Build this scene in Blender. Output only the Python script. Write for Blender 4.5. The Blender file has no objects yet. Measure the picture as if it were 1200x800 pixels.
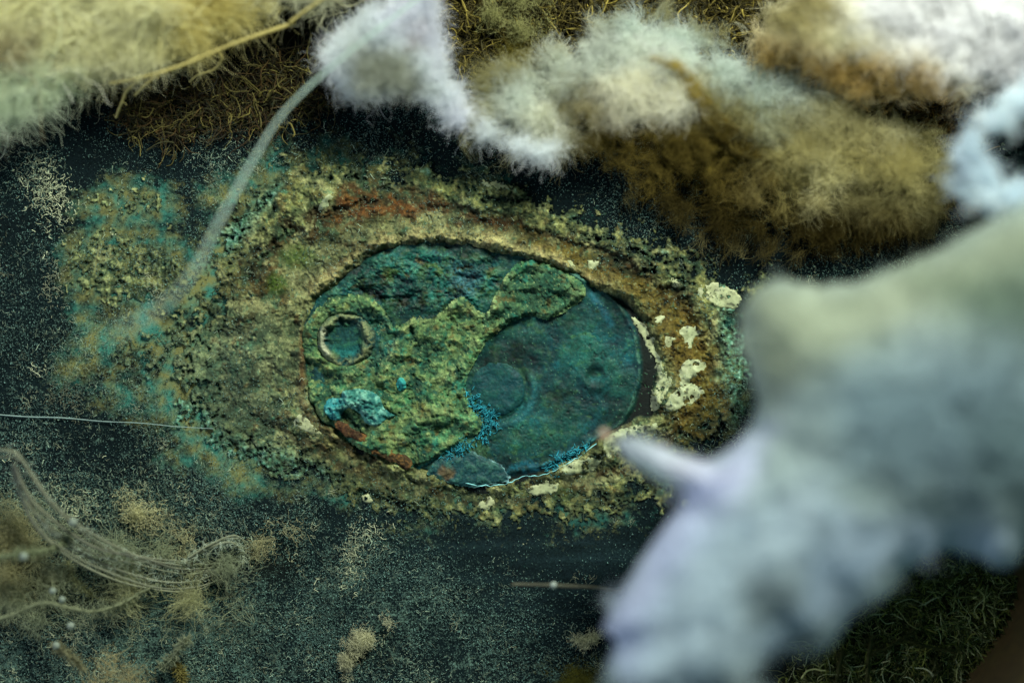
import bpy, math, random
import numpy as np
from mathutils import Vector

# ------------------------------------------------------------------ camera, light, exposure
# lengths below are in tenths of a millimetre (one unit = U metres); the frame is 120 mm wide
U = 0.0001
D = 3333.3                       # camera height above the board
sc = bpy.context.scene
col = sc.collection
cam_d = bpy.data.cameras.new('camera'); cam = bpy.data.objects.new('camera', cam_d); col.objects.link(cam)
cam.location = (0, 0, D*U); cam.rotation_euler = (0, 0, 0)
cam_d.lens = 100; cam_d.sensor_width = 36; cam_d.clip_start = 0.005; cam_d.clip_end = 20
cam_d.dof.use_dof = True; cam_d.dof.focus_distance = (D-8)*U; cam_d.dof.aperture_fstop = 3.2
sc.camera = cam
w = bpy.data.worlds.new('World'); sc.world = w; w.use_nodes = True
bg = w.node_tree.nodes['Background']; bg.inputs['Color'].default_value = (0.30, 0.80, 0.90, 1); bg.inputs['Strength'].default_value = 0.14

def area(name, loc, size, power, colr, target=(0, 0, 0)):
    l = bpy.data.lights.new(name, 'AREA'); l.shape = 'RECTANGLE'; l.size, l.size_y = size[0]*U, size[1]*U
    l.energy = power; l.color = colr
    o = bpy.data.objects.new(name, l); col.objects.link(o); o.location = Vector(loc)*U
    o.rotation_euler = (Vector(target)*U - o.location).to_track_quat('-Z', 'Y').to_euler()
    return o
area('window_light', (1250, 3000, 2700), (1300, 1000), 5.3, (0.96, 1.0, 0.90), (100, 0, 0))
area('side_light', (-3600, -900, 1500), (1500, 1500), 0.95, (0.74, 0.78, 1.0), (200, -100, 100))
sc.view_settings.view_transform = 'Standard'; sc.view_settings.look = 'None'
sc.view_settings.exposure = 0; sc.view_settings.gamma = 1
sc.render.engine = 'CYCLES'
sc.cycles.use_denoising = True
sc.cycles.max_bounces = 6; sc.cycles.transparent_max_bounces = 24
sc.cycles_curves.shape = 'RIBBONS'

# ------------------------------------------------------------------ numeric helpers
R = np.random.default_rng(7)
def lin(c):
    c = np.asarray(c, float)/255
    return np.where(c <= 0.04045, c/12.92, ((c+0.055)/1.055)**2.4)
def C(r, g, b, k=1.35): return np.clip(lin((r, g, b))*k, 0.0015, 0.85)

def _grad(ix, iy, seed):
    h = (ix.astype(np.uint32)*np.uint32(374761393) + iy.astype(np.uint32)*np.uint32(668265263) + np.uint32((seed*974634777) & 0xffffffff))
    h = (h ^ (h >> np.uint32(13)))*np.uint32(1274126177); h = h ^ (h >> np.uint32(16))
    a = (h & np.uint32(0xffff)).astype(np.float32)*np.float32(2*np.pi/65536)
    return np.cos(a), np.sin(a)
def pn(x, y, seed):
    xi = np.floor(x); yi = np.floor(y); fx = (x-xi).astype(np.float32); fy = (y-yi).astype(np.float32)
    xi = xi.astype(np.int64); yi = yi.astype(np.int64)
    u = fx*fx*fx*(fx*(fx*6-15)+10); v = fy*fy*fy*(fy*(fy*6-15)+10)
    def d(dx, dy):
        gx, gy = _grad(xi+dx+100000, yi+dy+100000, seed); return gx*(fx-dx)+gy*(fy-dy)
    a = d(0, 0); b = d(1, 0); c = d(0, 1); e = d(1, 1)
    return (a+(b-a)*u) + ((c+(e-c)*u)-(a+(b-a)*u))*v
def fbm(x, y, s, octv=4, seed=1, gain=0.55):
    r = np.zeros(np.shape(x), np.float32); amp = 1.0; t = 0
    for o in range(octv):
        r += amp*pn(x/s, y/s, seed+o*17); t += amp; amp *= gain; s /= 2.03
    return r*1.5/t
def ridge(x, y, s, octv=3, seed=1):
    r = np.zeros(np.shape(x), np.float32); amp = 1.0; t = 0
    for o in range(octv):
        r += amp*(1-np.abs(pn(x/s, y/s, seed+o*13))*2.2); t += amp; amp *= .5; s /= 2.1
    return r/t
def ss(x, a=0., b=1.):
    t = np.clip((x-a)/(b-a), 0, 1); return t*t*(3-2*t)
def sd(pts, X, Y):                     # signed distance, positive inside
    p = np.asarray(pts, float); n = len(p); dist = np.full(X.shape, 1e9, np.float32); ins = np.zeros(X.shape, bool)
    for i in range(n):
        ax, ay = p[i]; bx, by = p[(i+1) % n]; ex, ey = bx-ax, by-ay
        t = np.clip(((X-ax)*ex+(Y-ay)*ey)/(ex*ex+ey*ey+1e-9), 0, 1)
        dist = np.minimum(dist, (X-ax-t*ex)**2+(Y-ay-t*ey)**2)
        if by != ay:
            ins ^= ((ay > Y) != (by > Y)) & (X < (bx-ax)*(Y-ay)/(by-ay)+ax)
    dist = np.sqrt(dist); return np.where(ins, dist, -dist)
def line(pts, X, Y):                   # distance to a polyline
    p = np.asarray(pts, float); dist = np.full(X.shape, 1e9, np.float32)
    for i in range(len(p)-1):
        ax, ay = p[i]; ex, ey = p[i+1]-p[i]
        t = np.clip(((X-ax)*ex+(Y-ay)*ey)/(ex*ex+ey*ey+1e-9), 0, 1)
        dist = np.minimum(dist, (X-ax-t*ex)**2+(Y-ay-t*ey)**2)
    return np.sqrt(dist)
def smooth(pts, n=4, closed=False):    # Catmull-Rom
    p = [np.asarray(q, float) for q in pts]; N = len(p); out = []
    for i in range(N if closed else N-1):
        g = (lambda k: p[k % N]) if closed else (lambda k: p[min(max(k, 0), N-1)])
        a, b, c, d = g(i-1), g(i), g(i+1), g(i+2)
        for j in range(n):
            t = j/n; out.append(0.5*((2*b)+(c-a)*t+(2*a-5*b+4*c-d)*t*t+(3*b-a-3*c+d)*t**3))
    if not closed: out.append(p[-1])
    return np.array(out)
def place(px, py, h):                  # frame position and height above the board -> metres
    k = (D-h)/D
    return np.stack([(px-600)*k*U, (400-py)*k*U, h*U+0*px], -1)

# ------------------------------------------------------------------ objects
def tag(o, label=None, cat=None, group=None, kind=None):
    if label: o['label'] = label
    if cat: o['category'] = cat
    if group: o['group'] = group
    if kind: o['kind'] = kind
    return o
def empty(name, px, py, h=0):
    o = bpy.data.objects.new(name, None); col.objects.link(o); o.location = place(np.float64(px), np.float64(py), h)
    o.empty_display_size = 0.002; return o
def link(name, data, mat, parent):
    o = bpy.data.objects.new(name, data); col.objects.link(o); data.materials.append(mat)
    if parent is not None:
        o.parent = parent; o.matrix_parent_inverse = matinv(parent)
    return o
def matinv(p):                         # things are Empties at their base, meshes are built in place
    from mathutils import Matrix
    return Matrix.Translation(p.location).inverted() if p.type == 'EMPTY' else Matrix()
def mesh_from(name, V, F, colr=None, smooth_sh=True, attrs=None):
    me = bpy.data.meshes.new(name); V = np.asarray(V, np.float32); F = np.asarray(F, np.int32)
    k = F.shape[1]; me.vertices.add(len(V)); me.vertices.foreach_set('co', V.ravel())
    me.loops.add(F.size); me.loops.foreach_set('vertex_index', F.ravel())
    me.polygons.add(len(F)); me.polygons.foreach_set('loop_start', np.arange(0, F.size, k, dtype=np.int32))
    me.update(calc_edges=True)
    if smooth_sh: me.polygons.foreach_set('use_smooth', np.ones(len(F), bool))
    if colr is not None:
        a = me.attributes.new('tint', 'FLOAT_COLOR', 'POINT')
        a.data.foreach_set('color', np.concatenate([colr, np.ones((len(V), 1))], 1).astype(np.float32).ravel())
    for n, v in (attrs or {}).items():
        a = me.attributes.new(n, 'FLOAT', 'POINT'); a.data.foreach_set('value', np.asarray(v, np.float32).ravel())
    me.validate(); return me
def sheet(name, X, Y, Z, keep, colr, mat, parent, attrs=None):   # height field over the kept cells
    h, wd = X.shape; idx = np.arange(h*wd).reshape(h, wd)
    ok = keep[:-1, :-1] & keep[1:, :-1] & keep[:-1, 1:] & keep[1:, 1:]
    F = np.stack([idx[:-1, :-1][ok], idx[1:, :-1][ok], idx[1:, 1:][ok], idx[:-1, 1:][ok]], 1)
    used = np.unique(F); rm = np.full(h*wd, -1); rm[used] = np.arange(len(used))
    V = np.stack([(X-600)*U, (400-Y)*U, Z*U], -1).reshape(-1, 3)[used]
    me = mesh_from(name, V, rm[F], colr.reshape(-1, 3)[used], attrs={k: v.ravel()[used] for k, v in (attrs or {}).items()})
    return link(name, me, mat, parent)
def grid(x0, y0, x1, y1, st):
    X, Y = np.meshgrid(np.arange(x0, x1+st*.5, st, dtype=np.float32), np.arange(y0, y1+st*.5, st, dtype=np.float32)); return X, Y
def tube(name, pts, rad, mat, parent, colr=(.3, .3, .3), sides=7):  # pts in metres
    p = np.asarray(pts, float); n = len(p); rad = np.broadcast_to(np.asarray(rad, float), (n,))*U
    t = np.gradient(p, axis=0); t /= np.linalg.norm(t, axis=1, keepdims=True)+1e-12
    up = np.array([0.21, 0.13, 0.97]); a = np.cross(t, up); a /= np.linalg.norm(a, axis=1, keepdims=True)+1e-12; b = np.cross(t, a)
    an = np.arange(sides)*2*np.pi/sides
    V = (p[:, None]+rad[:, None, None]*(np.cos(an)[None, :, None]*a[:, None]+np.sin(an)[None, :, None]*b[:, None])).reshape(-1, 3)
    i, j = np.meshgrid(np.arange(n-1), np.arange(sides), indexing='ij'); j2 = (j+1) % sides
    F = np.stack([i*sides+j, i*sides+j2, (i+1)*sides+j2, (i+1)*sides+j], -1).reshape(-1, 4)
    V = np.concatenate([V, p[:1], p[-1:]]); nb = n*sides
    c0 = np.stack([np.full(sides, nb), (np.arange(sides)+1) % sides, np.arange(sides), np.full(sides, nb)], 1)
    me = mesh_from(name, V, F, np.tile(np.asarray(colr, float), (len(V), 1)))
    return link(name, me, mat, parent)
def hairs(name, P0, dirs, length, K, curl, radius, colr, mat, parent, taper=0.5, flat=None, zmin=0.6, grp=None):
    """P0 (N,3) and lengths in tenths of a millimetre (x right, y up, z height); colr (N,3)"""
    N = len(P0); pts = np.zeros((N, K, 3), np.float32); p = P0.astype(np.float32).copy()
    d = dirs/np.maximum(np.linalg.norm(dirs, axis=1, keepdims=True), 1e-6); nz = R.normal(size=(N, 3)); ng = 0 if grp is None else int(grp.max())+1; nzg = R.normal(size=(ng, 3)); stp = (length/(K-1))[:, None]
    for k in range(K):
        pts[:, k] = p
        nz = 0.75*nz+0.66*R.normal(size=(N, 3))
        if ng: nzg = 0.75*nzg+0.66*R.normal(size=(ng, 3))
        nn = nz if not ng else .9*nzg[grp]+.42*nz
        d = d+curl*nn*(np.array([1, 1, flat]) if flat is not None else 1); d /= np.linalg.norm(d, axis=1, keepdims=True)
        p = p+d*stp; p[:, 2] = np.maximum(p[:, 2], zmin)
    cv = bpy.data.hair_curves.new(name); cv.add_curves([K]*N)
    cv.points.foreach_set('position', (pts*U).ravel())
    r = np.repeat(np.asarray(radius, np.float32)[:, None], K, 1)*(1-taper*np.linspace(0, 1, K)[None])
    cv.points.foreach_set('radius', (r*U).astype(np.float32).ravel())
    a = cv.attributes.new('tint', 'FLOAT_COLOR', 'CURVE')
    a.data.foreach_set('color', np.concatenate([colr, np.ones((N, 1))], 1).astype(np.float32).ravel())
    return link(name, cv, mat, parent)
def to3(px, py, h):                    # like place() but still in tenths of a millimetre
    k = (D-h)/D; return np.stack([(px-600)*k, (400-py)*k, h+0*px], -1)

# ------------------------------------------------------------------ materials
def nodes(name):
    m = bpy.data.materials.new(name); m.use_nodes = True; nt = m.node_tree; nt.nodes.clear()
    return m, nt, nt.nodes.new('ShaderNodeOutputMaterial')
def mineral(name, rough=0.75, spec=0.3, bump=0.35, scale=4.0, vary=0.5):
    """crusty matter: its own colour layer, finely mottled, with grainy relief"""
    m, nt, out = nodes(name); N = nt.nodes.new; L = nt.links.new
    at = N('ShaderNodeAttribute'); at.attribute_name = 'tint'
    tc = N('ShaderNodeTexCoord'); mp = N('ShaderNodeMapping'); mp.inputs['Scale'].default_value = (1/U, 1/U, 1/U); L(tc.outputs['Object'], mp.inputs[0])
    n1 = N('ShaderNodeTexNoise'); n1.inputs['Scale'].default_value = 1/scale; n1.inputs['Detail'].default_value = 5; n1.inputs['Roughness'].default_value = .7; L(mp.outputs[0], n1.inputs[0])
    n2 = N('ShaderNodeTexNoise'); n2.inputs['Scale'].default_value = 1/(scale*5); n2.inputs['Detail'].default_value = 3; L(mp.outputs[0], n2.inputs[0])
    rm = N('ShaderNodeMapRange'); rm.inputs[1].default_value = .3; rm.inputs[2].default_value = .7; rm.inputs[3].default_value = 1-vary; rm.inputs[4].default_value = 1+vary; L(n1.outputs[0], rm.inputs[0])
    mx = N('ShaderNodeVectorMath'); mx.operation = 'SCALE'; L(at.outputs['Color'], mx.inputs[0]); L(rm.outputs[0], mx.inputs['Scale'])
    hs = N('ShaderNodeHueSaturation'); mr2 = N('ShaderNodeMapRange'); mr2.inputs[3].default_value = .47; mr2.inputs[4].default_value = .53; L(n2.outputs[0], mr2.inputs[0]); L(mr2.outputs[0], hs.inputs['Hue']); L(mx.outputs[0], hs.inputs['Color'])
    bs = N('ShaderNodeBsdfPrincipled'); L(hs.outputs[0], bs.inputs['Base Color']); bs.inputs['Roughness'].default_value = rough; bs.inputs['Specular IOR Level'].default_value = spec
    bp = N('ShaderNodeBump'); bp.inputs['Strength'].default_value = bump; bp.inputs['Distance'].default_value = 1.5*U; L(n1.outputs[0], bp.inputs['Height']); L(bp.outputs[0], bs.inputs['Normal'])
    L(bs.outputs[0], out.inputs[0]); return m
def fibre(name, trans=0.35, gloss=0.15):
    m, nt, out = nodes(name); N = nt.nodes.new; L = nt.links.new
    at = N('ShaderNodeAttribute'); at.attribute_name = 'tint'
    a = N('ShaderNodeBsdfPrincipled'); a.inputs['Roughness'].default_value = .7; a.inputs['Specular IOR Level'].default_value = gloss; L(at.outputs['Color'], a.inputs['Base Color'])
    b = N('ShaderNodeBsdfTranslucent'); L(at.outputs['Color'], b.inputs[0])
    x = N('ShaderNodeMixShader'); x.inputs[0].default_value = trans; L(a.outputs[0], x.inputs[1]); L(b.outputs[0], x.inputs[2]); L(x.outputs[0], out.inputs[0]); return m
def wadding(name):
    """matted fibre mass: thin and holed where the web is thin (attribute 'web')"""
    m, nt, out = nodes(name); N = nt.nodes.new; L = nt.links.new
    at = N('ShaderNodeAttribute'); at.attribute_name = 'tint'; wb = N('ShaderNodeAttribute'); wb.attribute_name = 'web'
    tc = N('ShaderNodeTexCoord'); mp = N('ShaderNodeMapping'); mp.inputs['Scale'].default_value = (1/U, 1/U, 1/U); L(tc.outputs['Object'], mp.inputs[0])
    n1 = N('ShaderNodeTexNoise'); n1.inputs['Scale'].default_value = 1/14; n1.inputs['Detail'].default_value = 7; n1.inputs['Roughness'].default_value = .7; n1.inputs['Distortion'].default_value = 1.5; L(mp.outputs[0], n1.inputs[0])
    rm = N('ShaderNodeMapRange'); rm.inputs[1].default_value = .25; rm.inputs[2].default_value = .75; rm.inputs[3].default_value = .65; rm.inputs[4].default_value = 1.25; L(n1.outputs[0], rm.inputs[0])
    mx = N('ShaderNodeVectorMath'); mx.operation = 'SCALE'; L(at.outputs['Color'], mx.inputs[0]); L(rm.outputs[0], mx.inputs['Scale'])
    a = N('ShaderNodeBsdfDiffuse'); b = N('ShaderNodeBsdfTranslucent'); L(mx.outputs[0], a.inputs[0]); L(mx.outputs[0], b.inputs[0])
    bp = N('ShaderNodeBump'); bp.inputs['Strength'].default_value = .6; bp.inputs['Distance'].default_value = 4*U; L(n1.outputs[0], bp.inputs['Height']); L(bp.outputs[0], a.inputs['Normal'])
    x = N('ShaderNodeMixShader'); x.inputs[0].default_value = .5; L(a.outputs[0], x.inputs[1]); L(b.outputs[0], x.inputs[2])
    ad = N('ShaderNodeMath'); ad.operation = 'ADD'; L(wb.outputs['Fac'], ad.inputs[0]); L(n1.outputs[0], ad.inputs[1])
    mr = N('ShaderNodeMapRange'); mr.inputs[1].default_value = .80; mr.inputs[2].default_value = 1.15; L(ad.outputs[0], mr.inputs[0])
    tr = N('ShaderNodeBsdfTransparent'); y = N('ShaderNodeMixShader'); L(mr.outputs[0], y.inputs[0]); L(tr.outputs[0], y.inputs[1]); L(x.outputs[0], y.inputs[2])
    L(y.outputs[0], out.inputs[0]); return m
M_crust = mineral('corrosion_crust', .9, .1, .4, 2.6, .38)
M_plate = mineral('patinated_metal', .6, .14, .35, 3.0, .4)
M_copper = mineral('verdigris', .85, .12, .45, 2.8, .42)
M_paint = mineral('old_white_paint', .6, .3, .25, 5, .2)
def dusty(name):
    m = mineral(name, .9, .03, .5, 2.5, .6); nt = m.node_tree; N = nt.nodes.new; L = nt.links.new
    bs = [n for n in nt.nodes if n.type == 'BSDF_PRINCIPLED'][0]; hs = [n for n in nt.nodes if n.type == 'HUE_SAT'][0]; mp = [n for n in nt.nodes if n.type == 'MAPPING'][0]
    du = N('ShaderNodeAttribute'); du.attribute_name = 'dust'
    a = N('ShaderNodeTexNoise'); a.inputs['Scale'].default_value = 1/2.4; a.inputs['Detail'].default_value = 3; a.inputs['Roughness'].default_value = .75; L(mp.outputs[0], a.inputs[0])
    b = N('ShaderNodeTexNoise'); b.inputs['Scale'].default_value = 1/16; b.inputs['Detail'].default_value = 6; b.inputs['Roughness'].default_value = .72; b.inputs['Distortion'].default_value = 1.0; L(mp.outputs[0], b.inputs[0])
    sm = N('ShaderNodeMath'); sm.operation = 'MULTIPLY_ADD'; L(b.outputs[0], sm.inputs[0]); sm.inputs[1].default_value = 1.1; L(a.outputs[0], sm.inputs[2])
    mg = N('ShaderNodeMapping'); mg.inputs['Scale'].default_value = (1/U/70, 1/U/2.4, 1/U/40); mg.inputs['Rotation'].default_value = (0, 0, .03); L(tc_ := [n for n in nt.nodes if n.type == 'TEX_COORD'][0].outputs['Object'], mg.inputs[0])
    gn = N('ShaderNodeTexNoise'); gn.inputs['Scale'].default_value = 1; gn.inputs['Detail'].default_value = 4; L(mg.outputs[0], gn.inputs[0])
    g0 = N('ShaderNodeMath'); g0.operation = 'SUBTRACT'; L(gn.outputs[0], g0.inputs[0]); g0.inputs[1].default_value = .5
    g1 = N('ShaderNodeMath'); g1.operation = 'MULTIPLY_ADD'; L(g0.outputs[0], g1.inputs[0]); g1.inputs[1].default_value = .38; L(sm.outputs[0], g1.inputs[2])
    s2 = N('ShaderNodeMath'); s2.operation = 'ADD'; L(g1.outputs[0], s2.inputs[0]); L(du.outputs['Fac'], s2.inputs[1])
    mr = N('ShaderNodeMapRange'); mr.inputs[1].default_value = 1.18; mr.inputs[2].default_value = 1.42; L(s2.outputs[0], mr.inputs[0])
    mx = N('ShaderNodeMix'); mx.data_type = 'RGBA'; L(mr.outputs[0], mx.inputs[0]); L(hs.outputs[0], mx.inputs[6]); mx.inputs[7].default_value = (*C(64, 84, 74), 1)
    sa = N('ShaderNodeAttribute'); sa.attribute_name = 'stain'
    d2 = N('ShaderNodeTexNoise'); d2.inputs['Scale'].default_value = 1/9; d2.inputs['Detail'].default_value = 7; d2.inputs['Roughness'].default_value = .8; L(mp.outputs[0], d2.inputs[0])
    s3 = N('ShaderNodeMath'); s3.operation = 'MULTIPLY_ADD'; L(sa.outputs['Fac'], s3.inputs[0]); s3.inputs[1].default_value = .42; L(d2.outputs[0], s3.inputs[2])
    m3 = N('ShaderNodeMapRange'); m3.inputs[1].default_value = .66; m3.inputs[2].default_value = .98; L(s3.outputs[0], m3.inputs[0])
    d3 = N('ShaderNodeTexNoise'); d3.inputs['Scale'].default_value = 1/22; d3.inputs['Detail'].default_value = 5; L(mp.outputs[0], d3.inputs[0])
    cr = N('ShaderNodeValToRGB'); cr.color_ramp.elements[0].position = .38; cr.color_ramp.elements[0].color = (*C(40, 84, 72), 1); cr.color_ramp.elements[1].position = .6; cr.color_ramp.elements[1].color = (*C(82, 84, 50), 1); L(d3.outputs[0], cr.inputs[0])
    m4 = N('ShaderNodeMix'); m4.data_type = 'RGBA'; L(m3.outputs[0], m4.inputs[0]); L(mx.outputs[2], m4.inputs[6]); L(cr.outputs[0], m4.inputs[7]); L(m4.outputs[2], bs.inputs['Base Color']); return m
M_wood = dusty('dark_board')
M_brown = mineral('brown_hide', .7, .3, .2, 8, .3)
M_hair = fibre('glossy_hair', .15, .6); M_fib = fibre('pale_fibre', .5, .1); M_lint = fibre('lint_fibre', .2, .2); M_wad = wadding('cotton_wadding')

# ------------------------------------------------------------------ the board
# ------------------------------------------------------------------ corroded crust ring on the board
PIT = smooth([(356, 395), (362, 370), (374, 350), (405, 320), (438, 296), (470, 287), (515, 283), (560, 290), (600, 298), (640, 307), (680, 326), (700, 339), (722, 344), (748, 365), (766, 400), (773, 428), (767, 460), (768, 486), (745, 494), (715, 508), (690, 526), (660, 546), (625, 561), (585, 569), (548, 569), (520, 558), (478, 548), (440, 532), (402, 513), (378, 492), (362, 468), (356, 430)], 3, True)
OUT = smooth([(255, 255), (290, 225), (315, 203), (350, 196), (400, 184), (450, 190), (500, 199), (560, 209), (620, 230), (680, 254), (740, 273), (790, 296), (832, 318), (858, 345), (872, 385), (880, 430), (874, 480), (850, 512), (812, 532), (795, 562), (760, 582), (700, 602), (640, 606), (580, 608), (520, 606), (460, 601), (415, 587), (375, 566), (330, 553), (280, 548), (235, 530), (205, 505), (185, 475), (150, 458), (112, 445), (100, 428), (120, 405), (110, 380), (140, 362), (215, 352), (232, 320), (235, 290)], 3, True)
ISL = [(76, 292), (108, 272), (132, 256), (150, 268), (200, 280), (226, 300), (250, 330), (225, 350), (170, 358), (110, 352), (85, 335)]
ISL2 = [(92, 246), (140, 214), (198, 228), (206, 250), (150, 262)]
ISL3 = [(880, 345), (884, 322), (905, 310), (915, 325), (900, 345)]
# the board itself, dusty and stained round the crust
X, Y = grid(-900, -700, 2100, 1500, 5)
g = fbm(X, Y*6, 220, 4, 3); g2 = fbm(X, Y, 300, 3, 9)
Z = 0.5*fbm(X, Y*5, 120, 3, 21)
colr = C(7, 15, 16)[None, None]*(1+0.5*g+0.35*g2)[..., None]
brownm = ss(fbm(X, Y, 200, 3, 40)+0.9*ss(130-Y, 0, 120)+.6*ss(X-900, 0, 150)*ss(Y-560, 0, 100), .35, .9)
colr = colr*(1-brownm[..., None])+C(11, 12, 6)*brownm[..., None]
# open grain where the lint has been rubbed off, low in the middle
rub = ss(sd([(430, 610), (800, 590), (790, 700), (640, 745), (470, 690)], X, Y), -60, 50)
colr = colr*(1+(rub*(1.3*np.maximum(fbm(X*0.25, Y*4, 40, 3, 33), -.4)+.5))[..., None])
st_ = sd(OUT, X, Y); stain = ss(st_, -75, 10)*(.55+.5*ss(X, 420, 250))*(.5+.9*ss(fbm(X, Y, 60, 4, 37), -.3, .3))*(1-.6*ss(X, 560, 640)*ss(400-Y, 0, 60)); stain = np.maximum(stain, .9*ss(np.maximum(sd(ISL, X, Y), sd(ISL2, X, Y)), -40, 10))
dust = -.10+.22*fbm(X, Y, 150, 4, 36)+.10*ss(X, 500, 150)*ss(Y, 300, 450)+.16*ss(Y, 600, 720)*ss(X, 800, 600)-.12*ss(Y, 200, 80)-.02*rub*ss(Y, 720, 640)-.2*ss(X, 850, 950)
tag(sheet('board', X, Y, Z-0.6, np.ones(X.shape, bool), np.clip(colr, .001, 1), M_wood, None, {'dust': dust, 'stain': stain}), 'dark worn wooden board dusted with pale lint', kind='structure')

X, Y = grid(50, 165, 930, 630, 1.0)
wx = 15*fbm(X, Y, 42, 5, 51, .62); wy = 15*fbm(X, Y, 42, 5, 52, .62)
wx2 = 6*fbm(X, Y, 24, 5, 53, .6); wy2 = 6*fbm(X, Y, 24, 5, 54, .6)
So = sd(OUT, X+wx, Y+wy); Si = -sd(PIT, X+wx2, Y+wy2)       # Si > 0 outside the pit
Sil = np.maximum(np.maximum(sd(ISL, X+wx, Y+wy), sd(ISL2, X+wx, Y+wy)-3), sd(ISL3, X+wx, Y+wy))
leftfade = np.maximum(ss(X, 340, 190), .0)
f1 = fbm(X, Y, 40, 5, 61); f2 = fbm(X, Y, 12, 4, 62); f3 = fbm(X, Y, 4.5, 3, 63); rg = ridge(X, Y, 30, 3, 64); spk = R.random(X.shape).astype(np.float32)
cover = np.minimum(np.maximum(So, Sil)/24, 5-3.9*leftfade) + 1.9*f2+1.1*f3+1.3*f1 - leftfade*(1.15-.9*f1-1.6*f2-1.6*f3)*(1-.75*ss(Sil, -4, 8)) + .25
T = np.clip(np.maximum(So, Sil), 0, 200)
h = 1.2+2.2*ss(T, 0, 40)*(1-.5*leftfade)+4*ss(T, 20, 70)*(1-leftfade)
# terraces: a pale outer bank, a brown trench, a sandy lip round the pit
trench = smooth([(330, 290), (375, 250), (430, 232), (500, 232), (560, 250), (620, 275), (690, 300), (760, 335), (806, 375), (828, 430), (826, 480), (795, 520), (730, 555), (650, 575), (560, 585), (470, 565), (400, 535)], 4)
dt = line(trench, X+wx*.8, Y+wy*.8)
lip = np.exp(-((Si-7-5*f1)/(7+4*f1))**2)*ss(Si, -1, 4)*np.clip(.75+.9*f1+.5*f2, .1, 1.3)
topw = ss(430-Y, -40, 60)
h += 9*lip*(.45+.75*topw)*ss(X, 330, 380) - 4*np.exp(-(dt/15)**2)*(1-leftfade)
tt = Si/(np.abs(Si)+np.abs(So)+1e-3)+.22*f1+.10*f2
def strata(v, levels, wd): return sum(ss(v, l-wd, l+wd) for l in levels)
sA = fbm(X, Y, 55, 5, 65)+.25*tt; lay = strata(sA, (-.3, -.12, .02, .16, .32, .5), .022)
ring_step = ss(tt, .50, .56)*(1-.8*leftfade)
h += (1.7*(lay-3)*(1-.6*leftfade)+3.4*ring_step)*ss(T, 0, 30)*ss(1.02-tt, 0, .25)
step = ss(line(smooth([(560, 212), (640, 245), (720, 285), (790, 325), (832, 375), (852, 430), (852, 480), (826, 515)], 4), X+wx, Y+wy), 12, 0)
h += 3.5*step
h += (5.5*f1+2.4*f2+.8*f3+2.6*(rg-.6))*(1-.6*leftfade)*(.35+.65*ss(T, 0, 35))*(1-.5*ss(np.abs(tt-.25), .16, .05)*topw)
h = np.maximum(h, 0.9)
h *= ss(cover, -.1, .9)
h *= ss(Si, -7, 1.0)                                        # falls away into the pit
# colours
def mixc(c, m, k): return c*(1-m[..., None])+np.asarray(k)*m[..., None]
warm = ss(f1+.5*f2, -.35, .45)
c = mixc(np.broadcast_to(C(70, 84, 60), X.shape+(3,)).copy(), warm, C(96, 98, 58))
c = mixc(c, ss(f2+.6*f3, .18, .5), C(128, 132, 92))
c = mixc(c, ss(-f2-.5*f3, .15, .5)*.85, C(34, 42, 28))
la = (np.floor(lay+.5)*.37) % 1.0
c = mixc(c, (la < .3)*.55, C(44, 50, 32)); c = mixc(c, ((la > .55) & (la < .8))*.45, C(120, 120, 80))
c = mixc(c, ss(np.abs(tt-.24), .16, .05)*topw*(1-leftfade)*.6, C(92, 94, 68)); c = mixc(c, ss(np.abs(tt-.47), .15, .04)*(1-leftfade)*.85, C(50, 36, 20)); c = mixc(c, ss(tt, .62, .72)*ss(f2+f1, -.4, .3)*(1-leftfade)*.5, C(112, 112, 66))
mA = fbm(X, Y, 46, 5, 81, .6); mB = fbm(X, Y, 34, 5, 82, .6); mC = fbm(X, Y, 26, 5, 83, .6)
c = mixc(c, ss(mA, .12, .2)*.6*(1-.5*leftfade), C(60, 46, 24)); c = mixc(c, ss(mB, .14, .22)*.6, C(134, 134, 96)); c = mixc(c, ss(mC, .2, .28)*.6, C(40, 70, 52)); c = mixc(c, ss(-mB, .16, .26)*.7, C(28, 34, 24))
# green-grey on the left, speckled
lf = ss(X, 420, 250); c = mixc(c, lf*.6*ss(Y, 340, 420), C(56, 78, 66))
tl = [(255, 275), (285, 245), (330, 215), (300, 255), (275, 290), (235, 310)]
teal = ss(sd(tl, X+wx, Y+wy), -10, 12)*.8
teal = np.maximum(teal, ss(sd([(120, 428), (175, 440), (215, 465), (255, 500), (300, 520), (380, 545), (390, 570), (330, 556), (250, 540), (205, 505), (185, 470)], X+wx, Y+wy), -8, 12)*ss(f2, -.4, .3)*.85)
teal = np.maximum(teal, ss(sd([(848, 330), (880, 380), (885, 450), (860, 500), (850, 420)], X+wx, Y+wy), -12, 6)*.8*ss(f3+f2, -.5, .2))
teal = np.maximum(teal, ss(np.abs(So-3), 5, 0)*ss(f1, .15, .5)*.6)
c = mixc(c, teal, C(62, 118, 102))
c = mixc(c, teal*ss(f3, .1, .5), C(135, 170, 160))
c = mixc(c, np.clip(ss(Sil, -5, 10)*ss(f3+f2, 0., .6), 0, 1)*.8, C(120, 128, 88))
c = mixc(c, ss(sd(ISL, X, Y), -5, 10)*ss(-f3-f2, .15, .6)*.8, C(84, 62, 26))
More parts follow.
